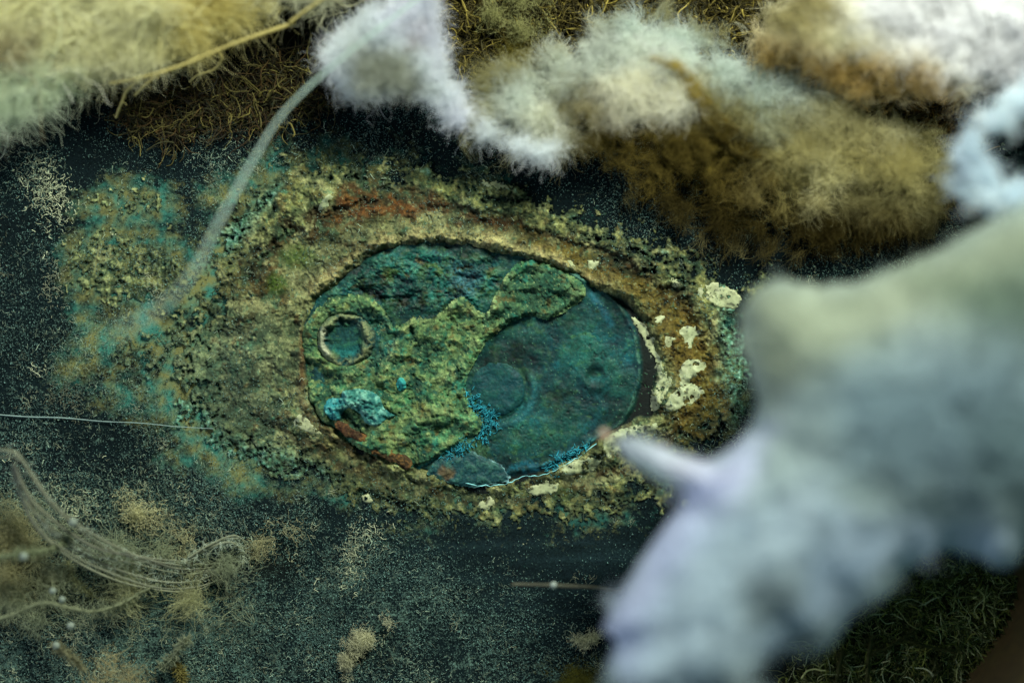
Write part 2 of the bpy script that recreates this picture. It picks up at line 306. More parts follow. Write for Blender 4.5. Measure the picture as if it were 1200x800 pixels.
# rust, brown ochre band, moss
rust = ss(sd([(374, 254), (392, 222), (412, 208), (455, 206), (505, 222), (560, 246), (612, 268), (600, 275), (540, 256), (500, 250), (455, 256), (405, 265)], X+wx, Y+wy), -6, 9)*ss(f2+f1, -.45, .2)
c = mixc(c, rust*.9, C(62, 42, 24)); c = mixc(c, rust*ss(sd([(380, 255), (400, 228), (470, 225), (490, 240), (450, 258)], X+wx, Y+wy), -8, 8)*ss(f2, -.3, .2), C(84, 54, 26))
och = ss(sd([(600, 268), (680, 292), (740, 318), (800, 352), (838, 410), (846, 470), (836, 515), (800, 522), (778, 500), (790, 450), (775, 400), (748, 356), (700, 332), (640, 303)], X+wx, Y+wy), -10, 12)
c = mixc(c, och*.85, C(74, 62, 22)); c = mixc(c, och*ss(f2+.5*f3, .0, .5)*.8, C(88, 76, 34)); c = mixc(c, och*ss(-f2-.6*f3, .1, .5), C(28, 24, 10))
gr = ss(np.hypot((X-350)/1.25, Y-300)+6*f2, 24, 6)+ss(np.hypot(X-325, Y-333)+6*f2, 17, 4)+ss(np.hypot(X-660, (Y-580)*2)+6*f2, 30, 6)*.5
c = mixc(c, np.clip(gr, 0, 1)*.75, C(52, 74, 24))
# bottom bank: olive, with the shade below the crust painted in darker
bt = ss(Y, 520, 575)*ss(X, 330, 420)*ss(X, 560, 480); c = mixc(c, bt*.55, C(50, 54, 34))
# sandy lip
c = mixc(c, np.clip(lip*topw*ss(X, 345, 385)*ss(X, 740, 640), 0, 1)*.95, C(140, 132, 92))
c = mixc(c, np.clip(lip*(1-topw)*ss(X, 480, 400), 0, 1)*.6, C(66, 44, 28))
redl = ss(np.abs(X-355-3*f2), 6, 1)*ss(Y, 370, 400)*ss(Y, 470, 440); c = mixc(c, redl*.7, C(70, 40, 22))
c = mixc(c, ss(Si, 1, -5), C(16, 30, 28))  # recess shade painted on the wall down to the plate
g1 = fbm(X, Y, 7, 4, 84, .7); g2 = fbm(X, Y, 17, 4, 85, .65); g3 = fbm(X, Y, 11, 4, 86, .7)
c = mixc(c, ss(g1, .16, .42)*.75, C(30, 30, 18)); c = mixc(c, ss(-g1+.3*g2, .22, .5)*.6, C(138, 140, 102)); c = mixc(c, ss(g3, .24, .45)*.55, C(50, 92, 74)); c = mixc(c, ss(g2, .25, .45)*.5*(1-.6*leftfade), C(82, 58, 28))
c = c*(0.80+0.4*spk[..., None])*(1+.4*f3[..., None])*(1+.5*f2[..., None])*(1+.45*f1[..., None])
pitgrit = (spk > .994)
c[pitgrit] = C(110, 116, 90)
c = mixc(c, ss(T, 46, 2)*(.45+.3*leftfade)*ss(-f2, -.45, .3), C(40, 62, 50)); c = mixc(c, ss(cover, 1.6, .3)*.75, C(34, 48, 36)); c = mixc(c, ss(np.abs((lay % 1.0)-.5), .42, .15)*.35*(1-.7*leftfade), C(22, 24, 16)); c = np.clip(c*np.array([.97, 1.0, .88])*.57*(1+.55*fbm(X, Y, 90, 3, 88))[..., None], .0015, .8)
keep = (h > .5) & (Si > -6)
crust = empty('corrosion_ring', 560, 560)
tag(crust, 'crumbling olive and rust coloured corrosion crust ringing the sunken metal plate', 'corrosion')
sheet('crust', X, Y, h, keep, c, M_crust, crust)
Hc = h.copy(); Xc0, Yc0 = 50, 165
def hcrust(px, py):
    i = np.clip((py-Yc0).astype(int), 0, Hc.shape[0]-1); j = np.clip((px-Xc0).astype(int), 0, Hc.shape[1]-1); return np.where(keep[i, j], Hc[i, j], 0)

# flakes of white paint still stuck to the crust
FL = [[(741, 372), (752, 378), (764, 396), (770, 414), (778, 430), (772, 437), (764, 420), (757, 402), (746, 386)],
      [(772, 436), (784, 440), (787, 450), (778, 462), (772, 478), (765, 480), (764, 462), (769, 448)],
      [(796, 385), (818, 383), (820, 392), (810, 398), (812, 407), (803, 406), (800, 396)],
      [(800, 425), (822, 420), (828, 432), (812, 440), (806, 455), (796, 448)],
      [(786, 462), (800, 452), (820, 452), (826, 462), (806, 472), (790, 482), (780, 478)],
      [(768, 371), (778, 369), (776, 378), (768, 378)], [(786, 326), (798, 333), (790, 337)], [(780, 393), (790, 396), (784, 406), (778, 402)],
      [(706, 520), (718, 506), (740, 500), (762, 494), (772, 498), (760, 508), (738, 512), (725, 528), (712, 536)],
      [(660, 545), (690, 536), (705, 540), (688, 552), (664, 556)], [(618, 574), (640, 562), (654, 570), (636, 580)],
      [(345, 498), (352, 486), (362, 492), (377, 508), (362, 507)], [(690, 306), (700, 308), (698, 316), (690, 314)], [(662, 309), (670, 306), (674, 315), (665, 317)],
      [(560, 592), (572, 582), (578, 590), (568, 597)], [(372, 246), (384, 228), (390, 230), (386, 242)], [(424, 580), (430, 578), (435, 586), (428, 588)],
      [(800, 590+0), (806, 586), (812, 592), (804, 596)], [(815, 340), (835, 332), (862, 342), (868, 356), (850, 362), (828, 352)], [(560, 215), (585, 214), (600, 220), (580, 221)]]
for k, f in enumerate(FL):
    f = np.array(f, float); x0, y0 = f.min(0)-5; x1, y1 = f.max(0)+5
    X, Y = grid(int(x0), int(y0), int(x1)+1, int(y1)+1, 1.0)
    s = sd(smooth(f, 3, True), X+5*fbm(X, Y, 13, 4, 70+k, .65), Y+5*fbm(X, Y, 13, 4, 90+k, .65))
    base = hcrust(X, Y); base = (base+np.roll(base, 2, 0)+np.roll(base, -2, 0)+np.roll(base, 2, 1)+np.roll(base, -2, 1))/5
    Zf = np.maximum(base, 2)+.9*ss(s, -1.5, 2.5)+.5*fbm(X, Y, 8, 3, 5)-1.2*ss(-s, -.5, 1.5)
    hole = fbm(X, Y, 10, 3, 120+k) > .33
    cc = C(112, 118, 86)[None, None]*(1+.35*fbm(X, Y, 14, 4, 130+k)+.2*fbm(X, Y, 4, 2, 140))[..., None]
    cc = cc*(1-.75*ss(fbm(X, Y, 8, 2, 150+k), .2, .45))[..., None]
    sheet('paint_flake', X, Y, Zf, (s > -1.5) & ~hole, np.clip(cc, .01, .8), M_paint, crust)

# ------------------------------------------------------------------ the sunken corroded plate
plate = empty('corroded_plate', 560, 430)
tag(plate, 'oval verdigris metal plate sunk in the crust, green scale flaking off teal metal', 'metal plate')
X, Y = grid(340, 270, 795, 585, 1.0)
PLE = smooth([(352, 400), (368, 355), (410, 316), (470, 286), (540, 280), (610, 296), (672, 318), (720, 348), (744, 386), (751, 425), (746, 465), (728, 497), (690, 522), (640, 546), (590, 556), (545, 560), (480, 545), (410, 512), (366, 470)], 4, True)
Sp = sd(PLE, X+3.5*fbm(X, Y, 30, 4, 198), Y+3.5*fbm(X, Y, 30, 4, 199)); p1 = fbm(X, Y, 60, 4, 201); p2 = fbm(X, Y, 14, 4, 202); p3 = fbm(X, Y, 4, 3, 203); sp = R.random(X.shape).astype(np.float32)
plz = 5.0+2.6*p1+1.3*p2+.5*p3+1.2*(ridge(X, Y, 40, 4, 218)-.6)
plz = 1.3+(plz-1.3)*ss(Sp, -3, 3)
plz += 1.1*np.exp(-((Sp-3.5)/2.2)**2)*ss(X, 560, 640)                 # turned-up edge bead
rr = np.hypot((X-698)/1.05, (Y-440)); plz += -4.5*ss(rr, 13, 4)+1.6*np.exp(-((rr-15)/3.5)**2)*ss(Y, 432, 448)
rb = np.hypot(X-583, Y-456)+1.2*p2; plz += -2.6*np.exp(-((rb-35)/3.6)**2)*ss((X-583)*.9+(Y-456)*.6, -5, 22)+1.4*np.exp(-((rb-42)/4)**2)*ss((X-583)+(Y-456), 0, 30)
plz += -2.0*ss(sd([(600, 372), (625, 372), (660, 366), (640, 378), (610, 392), (580, 420), (560, 440), (556, 425), (575, 398)], X, Y), -4, 8)
upl = ss(sd([(385, 345), (440, 300), (520, 290), (580, 300), (590, 330), (560, 360), (500, 365), (450, 360), (420, 370)], X, Y), -15, 15)
ur = ridge(X+8*p1, Y*1.6+8*p2, 34, 4, 205); u4 = fbm(X, Y*1.4, 26, 5, 209, .6); plz += upl*(7*(ur-.55)+7*u4+1.0+1.5*p3)
pc = mixc(np.broadcast_to(C(13, 56, 58), X.shape+(3,)).copy(), ss(p1+.4*p2, -.2, .5), C(22, 72, 66))
pc = mixc(pc, ss(p2+.5*p3, .15, .6)*.6, C(34, 82, 66)); pc = mixc(pc, ss(-p1-p2, .1, .8)*.8, C(6, 34, 44))
pm = fbm(X, Y, 30, 5, 206, .6); pc = mixc(pc, ss(X, 720, 570)*ss(fbm(X, Y, 30, 5, 217, .65), .02, .28)*.75, C(56, 92, 62)); pc = mixc(pc, ss(pm, .05, .3)*.6, C(10, 42, 38)); pc = mixc(pc, ss(-pm, .12, .3)*.5, C(20, 84, 92)); pc = mixc(pc, ss(fbm(X, Y*1.5, 18, 5, 208, .65), .2, .4)*.55, C(50, 88, 52))
pc = mixc(pc, ss(rb, 34, 26)*.5*ss(p2, -.3, .3), C(30, 96, 78)); pc = mixc(pc, ss(rr, 11, 3)*.6*ss(Y, 436, 446), C(24, 92, 104)); pc = mixc(pc, ss(np.hypot(X-697, Y-432)+3*p2, 13, 6)*.6, C(5, 22, 24))  # dimple: shaded top and lit bottom painted into the tint
pc = mixc(pc, np.exp(-((rb-43)/4)**2)*ss((X-583)+(Y-456), 8, 40)*.8, C(26, 80, 88))  # lit far side of the boss groove, painted in
blue = ss(np.abs(line([(693, 345), (706, 362), (716, 380)], X, Y)), 7, 1); pc = mixc(pc, blue*.7, C(24, 84, 104))
edge = ss(np.abs(Sp-2.5), 2.6, .6)*ss(X, 575, 620)*ss(p2, -.35, .2); pc = mixc(pc, edge*.5, C(70, 112, 98))
bb = ss(Sp, 14, 4)*ss(Y, 500, 540)*ss(X, 500, 560); pc = mixc(pc, bb*.8*ss(p2, -.3, .3), C(28, 112, 140)); ck = fbm(X+6*p2, Y+6*p1, 46, 4, 230); crk = ss(np.abs(ck-.05), .018, .004)*ss(fbm(X, Y, 60, 2, 231), -.1, .2); pc = mixc(pc, crk*.7, C(4, 20, 22)); plz -= .9*crk  # lit blue lower edge painted into the tint; then dark cracks
pc = mixc(pc, upl*.75*ss(p2+p3, -.3, .3), C(26, 92, 84)); pc = mixc(pc, upl*ss(fbm(X, Y*1.5, 26, 5, 207, .6), .06, .25)*.9, C(56, 82, 42)); pc = mixc(pc, upl*ss(-u4, .12, .35)*.85, C(6, 30, 38)); pc = mixc(pc, upl*ss(u4+.3*p3, .15, .4)*.7, C(70, 124, 104)); pc = mixc(pc, upl*ss(fbm(X, Y*2, 20, 4, 219), .22, .4)*.6, C(76, 64, 32))
cy = ss(sd([(528, 312), (552, 308), (566, 322), (556, 345), (540, 350), (530, 335)], X+4*p2, Y+4*p3), -8, 8); pc = mixc(pc, cy*ss(p2+p3, -.45, .2), C(58, 118, 130))
cy2 = ss(sd([(444, 296), (466, 292), (470, 306), (452, 312)], X, Y), -6, 6)+ss(sd([(470, 340), (500, 335), (510, 352), (480, 352)], X, Y), -6, 6)
pc = mixc(pc, np.clip(cy2, 0, 1)*ss(p2, -.2, .3)*.8, C(40, 116, 112))
pc = mixc(pc, ss(Sp, 2, -4), C(10, 20, 17)); pc = pc*(.75+.45*sp[..., None])*np.array([1.0, .98, .86])*.46*np.clip(1+1.7*fbm(X, Y, 75, 5, 215, .6)+.6*pm+.5*fbm(X, Y, 8, 4, 216, .7), .25, 1.9)[..., None]  # shade in the gap round the plate painted dark, then overall mottling
pc[(sp > .993)] = C(52, 84, 62)
metal_face = sheet('metal_face', X, Y, plz, sd(PIT, X, Y) > -8, np.clip(pc, .0015, .8), M_plate, plate)
PZ = plz; PX0, PY0 = 340, 270
def hplate(px, py):
    return PZ[np.clip((py-PY0).astype(int), 0, PZ.shape[0]-1), np.clip((px-PX0).astype(int), 0, PZ.shape[1]-1)]

# round boss standing on the metal
X, Y = grid(545, 418, 622, 494, 1.0)
rb = np.hypot(X-583, Y-456)+2.6*fbm(X, Y, 16, 3, 202); b2 = fbm(X, Y, 12, 4, 211)
bz = hplate(X, Y)*.75+1.4+(.3+2.0*ss((X-583)+.5*(Y-456), -30, 20))*ss(rb, 33, 24)+1.2*b2; bz = np.where(rb > 31, bz-3*ss(rb, 31, 34), bz)
bc = mixc(np.broadcast_to(C(15, 62, 64), X.shape+(3,)).copy(), ss(b2, -.1, .4)*.5, C(28, 82, 68)); bc = bc*(.75+.5*R.random(X.shape)[..., None])*.46
sheet('boss', X, Y, bz, rb < 33.5, np.clip(bc, .002, 1), M_plate, metal_face)

# green scale still covering the left of the plate
SC = smooth([(352, 400), (372, 362), (400, 345), (440, 352), (462, 380), (476, 378), (486, 371), (508, 371), (526, 358), (541, 347), (551, 355), (560, 364), (572, 366), (579, 350), (586, 335), (598, 318), (612, 305), (650, 312), (680, 330), (686, 344), (676, 356), (660, 366), (640, 374), (622, 370), (602, 376), (578, 394), (558, 420), (549, 440), (546, 456), (551, 474), (560, 488), (567, 500), (550, 514), (524, 530), (500, 545), (476, 550), (440, 534), (404, 515), (376, 492), (358, 460)], 3, True)
X, Y = grid(335, 280, 700, 565, 1.0)
q1 = fbm(X, Y, 50, 5, 221); q2 = fbm(X, Y, 15, 4, 222); q3 = fbm(X, Y, 4.5, 3, 223); qr = ridge(X, Y, 26, 3, 224); sp = R.random(X.shape).astype(np.float32)
Ss = sd(SC, X+2.5*q2, Y+2.5*q3)
q4 = fbm(X+12*q1, Y*1.3-12*q1, 36, 5, 225, .5)
sz = 6+8*ss(Ss, -.5, 7)+7*q1+7.5*q4+2.6*q2+.9*q3+3.5*(qr-.6)
lay2 = sum(ss(fbm(X, Y, 48, 5, 226)+.1*q2, l-.025, l+.025) for l in (-.25, -.08, .08, .25, .42)); sz += 1.8*(lay2-2.5)
VR = smooth([(452, 432), (468, 400), (480, 380), (490, 372), (508, 371), (526, 358), (541, 347), (552, 356), (562, 366), (573, 366), (582, 345), (590, 330), (598, 320)], 4)
dv = line(VR, X+2*q2, Y+2*q3); sz += 3.2*np.exp(-(dv/6)**2)*np.clip(.6+1.6*q2+q1, 0, 1.5)
rim2 = ss(Ss, 12, 2)*ss(X, 520, 560); sz += 2*rim2
low = ss(sd([(420, 365), (452, 372), (468, 395), (455, 420), (432, 430), (428, 400), (415, 372)], X, Y), -10, 8); sz -= 6*low
sz -= 4*ss(sd([(352, 400), (385, 430), (440, 440), (450, 460), (400, 455), (370, 470), (350, 440)], X, Y), -8, 14)
rdr = np.hypot((X-405)/1.02, Y-398); sz = np.where(rdr < 34, sz+(np.minimum(sz, 5.0)-sz)*ss(rdr, 34, 27), sz)
sz = np.maximum(sz, 4.6)
th = ss(sd([(590, 330), (620, 306), (685, 335), (660, 368), (610, 376), (588, 392), (585, 360)], X, Y), -10, 12)
q = mixc(np.broadcast_to(C(38, 66, 48), X.shape+(3,)).copy(), ss(q1+.5*q2, -.3, .4), C(66, 88, 54))
q = mixc(q, ss(q2+.7*q3, .12, .5)*.8, C(104, 112, 70)); q = mixc(q, ss(-q2-.5*q3, .1, .5)*.85, C(20, 44, 36))
q = mixc(q, ss(q4+.2*q3, .12, .38)*.75, C(112, 120, 78)); q = mixc(q, ss(-q4-.2*q3, .12, .4)*.8, C(16, 40, 36)); q = mixc(q, rim2*ss(q2, -.3, .2)*.5, C(84, 116, 82))
q = mixc(q, ss(fbm(X, Y, 30, 4, 227), .1, .5)*.7, C(44, 92, 62)); q = mixc(q, ss(fbm(X, Y, 34, 4, 228), .22, .5)*.75, C(86, 76, 36))
lb = (np.floor(lay2+.5)*.41) % 1.0; q = mixc(q, (lb < .3)*.5, C(30, 56, 42)); q = mixc(q, (lb > .7)*.4, C(92, 98, 56))
q = mixc(q, np.exp(-(dv/4.5)**2)*.6*ss(q3+q2, -.3, .3), C(124, 126, 84))
q = mixc(q, th*.75, C(24, 52, 40)); q = mixc(q, th*ss(q3+q2, .1, .6)*.6, C(66, 88, 58))
q = mixc(q, low*.7, C(16, 58, 58)); q = mixc(q, ss(sd([(548, 462), (568, 500), (520, 530), (500, 520), (530, 490)], X, Y), -8, 10)*.6*ss(q2, -.3, .3), C(62, 108, 76))
q = mixc(q, ss(Ss, 5, 1)*ss(Y, 500, 530)*ss(X, 470, 490)*.7, C(24, 98, 104))
g1 = fbm(X, Y, 7, 4, 284, .7); g2 = fbm(X, Y, 18, 4, 285, .65); g3 = fbm(X, Y, 12, 4, 286, .7); g5 = fbm(X, Y, 60, 3, 287)
q = mixc(q, ss(g1, .15, .42)*.75, C(16, 30, 24)); q = mixc(q, ss(-g1+.3*g2, .2, .5)*.6, C(122, 126, 84)); q = mixc(q, ss(g3+.5*g5, .2, .45)*.7, C(26, 86, 74)); q = mixc(q, ss(g2-.4*g5, .26, .46)*.6, C(78, 62, 30)); q = mixc(q, ss(-g3, .3, .5)*.6, C(14, 52, 54))
q = q*(.68+.6*sp[..., None])*np.array([.84, 1.0, .92])*.80*(1+.35*q2[..., None]); q[sp > .99] = C(96, 108, 72)
scale = sheet('green_scale', X, Y, sz, Ss > -.8, np.clip(q, .0015, .8), M_copper, plate)
SZ = sz
def hscale(px, py): return SZ[np.clip((py-280).astype(int), 0, SZ.shape[0]-1), np.clip((px-335).astype(int), 0, SZ.shape[1]-1)]

# ring-shaped rivet seat at the left
X, Y = grid(366, 358, 448, 440, 1.0)
a = np.arctan2(Y-398, X-405); r2 = fbm(X, Y, 12, 4, 231); r3 = fbm(X, Y, 4, 3, 232)
rd = np.hypot((X-405)/1.02, Y-398)+5.0*r2+1.5*r3
rz = 8.5+8.0*np.exp(-((rd-27)/4.6)**2)*(1+.35*np.sin(a*2+1)+.5*r2)-2.6*ss(rd, 23, 16)+2.2*r2+.9*r3-6*ss(rd, 31, 36)
rc = mixc(np.broadcast_to(C(14, 48, 46), X.shape+(3,)).copy(), ss(r2, -.1, .4)*.6, C(40, 84, 54))
rc = mixc(rc, np.exp(-((rd-28)/5.0)**2)*.85*ss(r2+r3, -.6, .1), C(98, 104, 70)); rc = mixc(rc, ss(rd, 22, 16)*ss(Y, 398, 418)*.6, C(24, 96, 92))  # pale rim; lit lower half of the inside painted brighter
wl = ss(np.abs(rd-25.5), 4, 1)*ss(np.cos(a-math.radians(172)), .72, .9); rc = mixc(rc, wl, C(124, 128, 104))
rc = rc*(.7+.55*R.random(X.shape)[..., None])*.75
sheet('ring', X, Y, rz, rd < 36, np.clip(rc, .002, .9), M_copper, scale)

# turquoise nugget
NG = smooth([(380, 478), (386, 466), (399, 466), (403, 458), (418, 455), (436, 458), (446, 466), (451, 478), (464, 486), (452, 492), (444, 498), (430, 496), (424, 486), (412, 478), (402, 483), (399, 492), (388, 490)], 3, True)
X, Y = grid(374, 450, 470, 504, .8)
n2 = fbm(X, Y, 13, 4, 241); n3 = fbm(X, Y, 5, 3, 242); s = sd(NG, X+1.5*n3, Y+1.5*n2)
nz = np.maximum(hscale(X, Y), 9)-1+11*np.sqrt(np.clip(s/9, 0, 1))+4*n2+2.5*n3
nc = mixc(np.broadcast_to(C(44, 98, 90), X.shape+(3,)).copy(), ss(n2+n3, -.1, .5), C(92, 140, 124)); nc = mixc(nc, ss(-n2-n3, .15, .6)*.8, C(14, 62, 66))
nc = mixc(nc, ss(X, 410, 385)*.5, C(30, 118, 126)); nc = nc*(.75+.45*R.random(X.shape)[..., None])*.7
tag(sheet('nugget', X, Y, nz, s > -.4, np.clip(nc, .002, .9), M_copper, scale), 'pale turquoise lump of verdigris')
X, Y = grid(458, 438, 484, 464, .8); n3 = fbm(X, Y, 5, 3, 243); rd = np.hypot((X-471)/.8, Y-450)+3*n3
tag(sheet('nugget', X, Y, hscale(X, Y)-1+6*np.sqrt(np.clip((8-rd)/8, 0, 1)), rd < 8.2, np.clip(C(36, 108, 100)[None, None]*(.7+.6*R.random(X.shape)[..., None]), 0, 1), M_copper, scale), 'small turquoise speck of verdigris')

# rust-coloured edge along the lower left
E = smooth([(399, 497), (412, 506), (426, 514), (441, 524), (455, 531), (468, 538), (478, 543)], 4)
X, Y = grid(386, 486, 492, 556, .8); e2 = fbm(X, Y, 12, 4, 251); dl = line(E, X+2*e2, Y+2*e2); e3 = fbm(X, Y, 4, 3, 252)
dl = dl*(1+.8*fbm(X, Y, 18, 3, 253)); ez = 11.5+3.5*np.sqrt(np.clip(1-(dl/6.5)**2, 0, 1))+2.5*e2+1.4*e3
ec = mixc(np.broadcast_to(C(56, 45, 28), X.shape+(3,)).copy(), ss(e2+e3, .0, .4), C(96, 70, 36)); ec = mixc(ec, ss(-e2-e3, .15, .6), C(40, 26, 16)); ec = mixc(ec, ss(X, 425, 405)*.5, C(64, 40, 28))
sheet('rust_edge', X, Y, ez, dl < 6.3, np.clip(ec*.62*(.75+.5*R.random(X.shape)[..., None]), .002, 1), M_crust, plate)
# lens-shaped chip at the lower edge, with a bright broken rim
CH = smooth([(500, 552), (520, 536), (556, 530), (578, 538), (596, 554), (590, 566), (560, 568), (530, 566)], 4, True)
X, Y = grid(490, 520, 606, 578, .8); s = sd(CH, X+6*fbm(X, Y, 16, 4, 255), Y+6*fbm(X, Y, 16, 4, 257)); k2 = fbm(X, Y, 10, 4, 256)
kz = 6.5+2.5*ss(s, 0, 6)+2.6*k2
kc = mixc(np.broadcast_to(C(18, 54, 56), X.shape+(3,)).copy(), ss(k2, -.1, .3)*.7, C(44, 84, 72)); kc = mixc(kc, ss(s, 2.6, .6)*ss(X, 545, 575)*ss(k2, -.3, .3)*.85, C(110, 150, 150))
kc = mixc(kc, ss(np.hypot(X-523, Y-553)+8*k2, 12, 5)*.8, C(82, 66, 40))
sheet('chip', X, Y, kz, s > -.3, np.clip(kc*.62*(.75+.5*R.random(X.shape)[..., None]), .002, 1), M_plate, plate)
rim = smooth([(546, 566), (570, 569), (592, 567), (612, 559), (636, 556), (660, 546), (682, 532), (700, 520)], 5)
rim = rim+R.normal(size=rim.shape)*.7
tube('edge_rim', place(rim[:, 0], rim[:, 1], 10+.6*R.normal(size=len(rim))), np.abs(.3+.35*R.normal(size=len(rim))).clip(.08, .8), M_plate, metal_face, C(104, 160, 160))  # pale tint puts the lit look of the lower edge into the rim
# blue needle crystals grown in the seams
def crystals(pts, n, seed, spread):
    pl = smooth(pts, 4); i = R.integers(0, len(pl), n); p = pl[i]+R.normal(size=(n, 2))*spread
    P0 = np.stack([p[:, 0]-600, 400-p[:, 1], hplate(p[:, 0], p[:, 1])+R.random(n)*3], -1)
    d = np.concatenate([R.normal(size=(n, 2)), .25+.5*R.random((n, 1))], 1)
    cc = C(34, 120, 132)[None]*(.5+.9*R.random((n, 1)))
    tag(hairs('crystals', P0, d, 3+5*R.random(n), 4, .8, .35+.3*R.random(n), cc*.8, M_lint, metal_face, .3), kind='stuff')
crystals([(551, 462), (556, 475), (566, 482), (578, 490), (570, 500), (562, 512)], 330, 1, 4.5)
crystals([(645, 548), (662, 540), (676, 532), (688, 526)], 300, 2, 4.5)
crystals([(548, 520), (535, 528), (518, 540)], 120, 3, 4)

# ------------------------------------------------------------------ lint lying on everything
def scatter(n, dens, x0=-60, y0=-60, x1=1260, y1=860):
    out = np.zeros((0, 2))
    while len(out) < n:
        p = np.stack([R.uniform(x0, x1, n), R.uniform(y0, y1, n)], 1); k = R.random(n) < dens(p[:, 0], p[:, 1]); out = np.concatenate([out, p[k]])
    return out[:n]
def ground(px, py):
    return np.maximum(np.where((px > 51) & (px < 929) & (py > 166) & (py < 629), hcrust(px, py), 0), 0)
def ldens(px, py):
    d = .30+.25*ss(px, 420, 150)*ss(py, 330, 450)+.55*ss(px, 600, 200)*ss(py, 540, 640)+.35*ss(py, 600, 720)
    rubm = ss(sd([(450, 612), (800, 590), (790, 690), (640, 720), (520, 680)], px, py), -30, 20); d = d*(1-.75*rubm)
    so = ss(sd(OUT, px, py), -5, 15); d = d*(1-.55*so)*(1-ss(sd(PIT, px, py), -3, 5))
    return np.clip(d*(.08+1.7*ss(fbm(px, py, 70, 6, 300, .72), -.15, .4)), 0, 1)
def lint(name, label, n, per, spread, lens, rads, curl, colA, colB, seed, lift=2.0):
    m = n//per+1; ctr = scatter(m, ldens); wt = R.pareto(1.3, m)+.25; wt = np.minimum(wt, 25); k = R.choice(m, n, p=wt/wt.sum())
    an = R.uniform(0, np.pi, m)[k]; e = R.normal(size=(n, 2))*np.array([1.0, .45]); sz_ = (spread*np.sqrt(wt))[k]
    p = ctr[k]+np.stack([np.cos(an)*e[:, 0]-np.sin(an)*e[:, 1], np.sin(an)*e[:, 0]+np.cos(an)*e[:, 1]], 1)*sz_[:, None]
    ok = (sd(PIT, p[:, 0], p[:, 1]) < 0) & ((seed != 3) | (sd(OUT, p[:, 0], p[:, 1]) < 4)); p = p[ok]; k = k[ok]; n = len(p)
    z = ground(p[:, 0], p[:, 1])+.7+lift*R.random(n)**2
    br = ss(fbm(p[:, 0], p[:, 1], 120, 3, 310)+1.0*ss(150-p[:, 1], 0, 130)+1.2*ss(p[:, 0]-880, 0, 80)*ss(p[:, 1]-600, 0, 80), .25, .8)
    base = colA*(1-br[:, None])+colB*br[:, None]
    cc = base*(.3+1.0*R.random((m, 1))[k]**1.5)*(.4+.8*R.random((n, 1)))
    return tag(hairs(name, np.stack([p[:, 0]-600, 400-p[:, 1], z], -1), np.concatenate([R.normal(size=(n, 2)), .3*R.random((n, 1))], 1), lens[0]+(lens[1]-lens[0])*R.random(n)**2, 7, curl, rads[0]+(rads[1]-rads[0])*R.random(n)**2, np.clip(cc, .003, .8), M_lint, None, .4, .5, .8), label, 'lint', kind='stuff')
lint('dust', 'fine grey-green dust fuzz coating the whole dark board', 200000, 5, 7, (.6, 2.4), (.2, .5), 1.3, C(84, 114, 104), C(56, 56, 28), 1)
lint('lint', 'pale curled lint fibres scattered over the dark board', 26000, 9, 8, (1.6, 10), (.12, .3), 1.25, C(132, 150, 126), C(92, 84, 44), 2, 2)

lint('flecks', 'larger pale lint flecks drifted over the lower board', 8000, 26, 5.5, (2, 12), (.15, .38), 1.0, C(158, 164, 132), C(104, 96, 54), 3, 3)

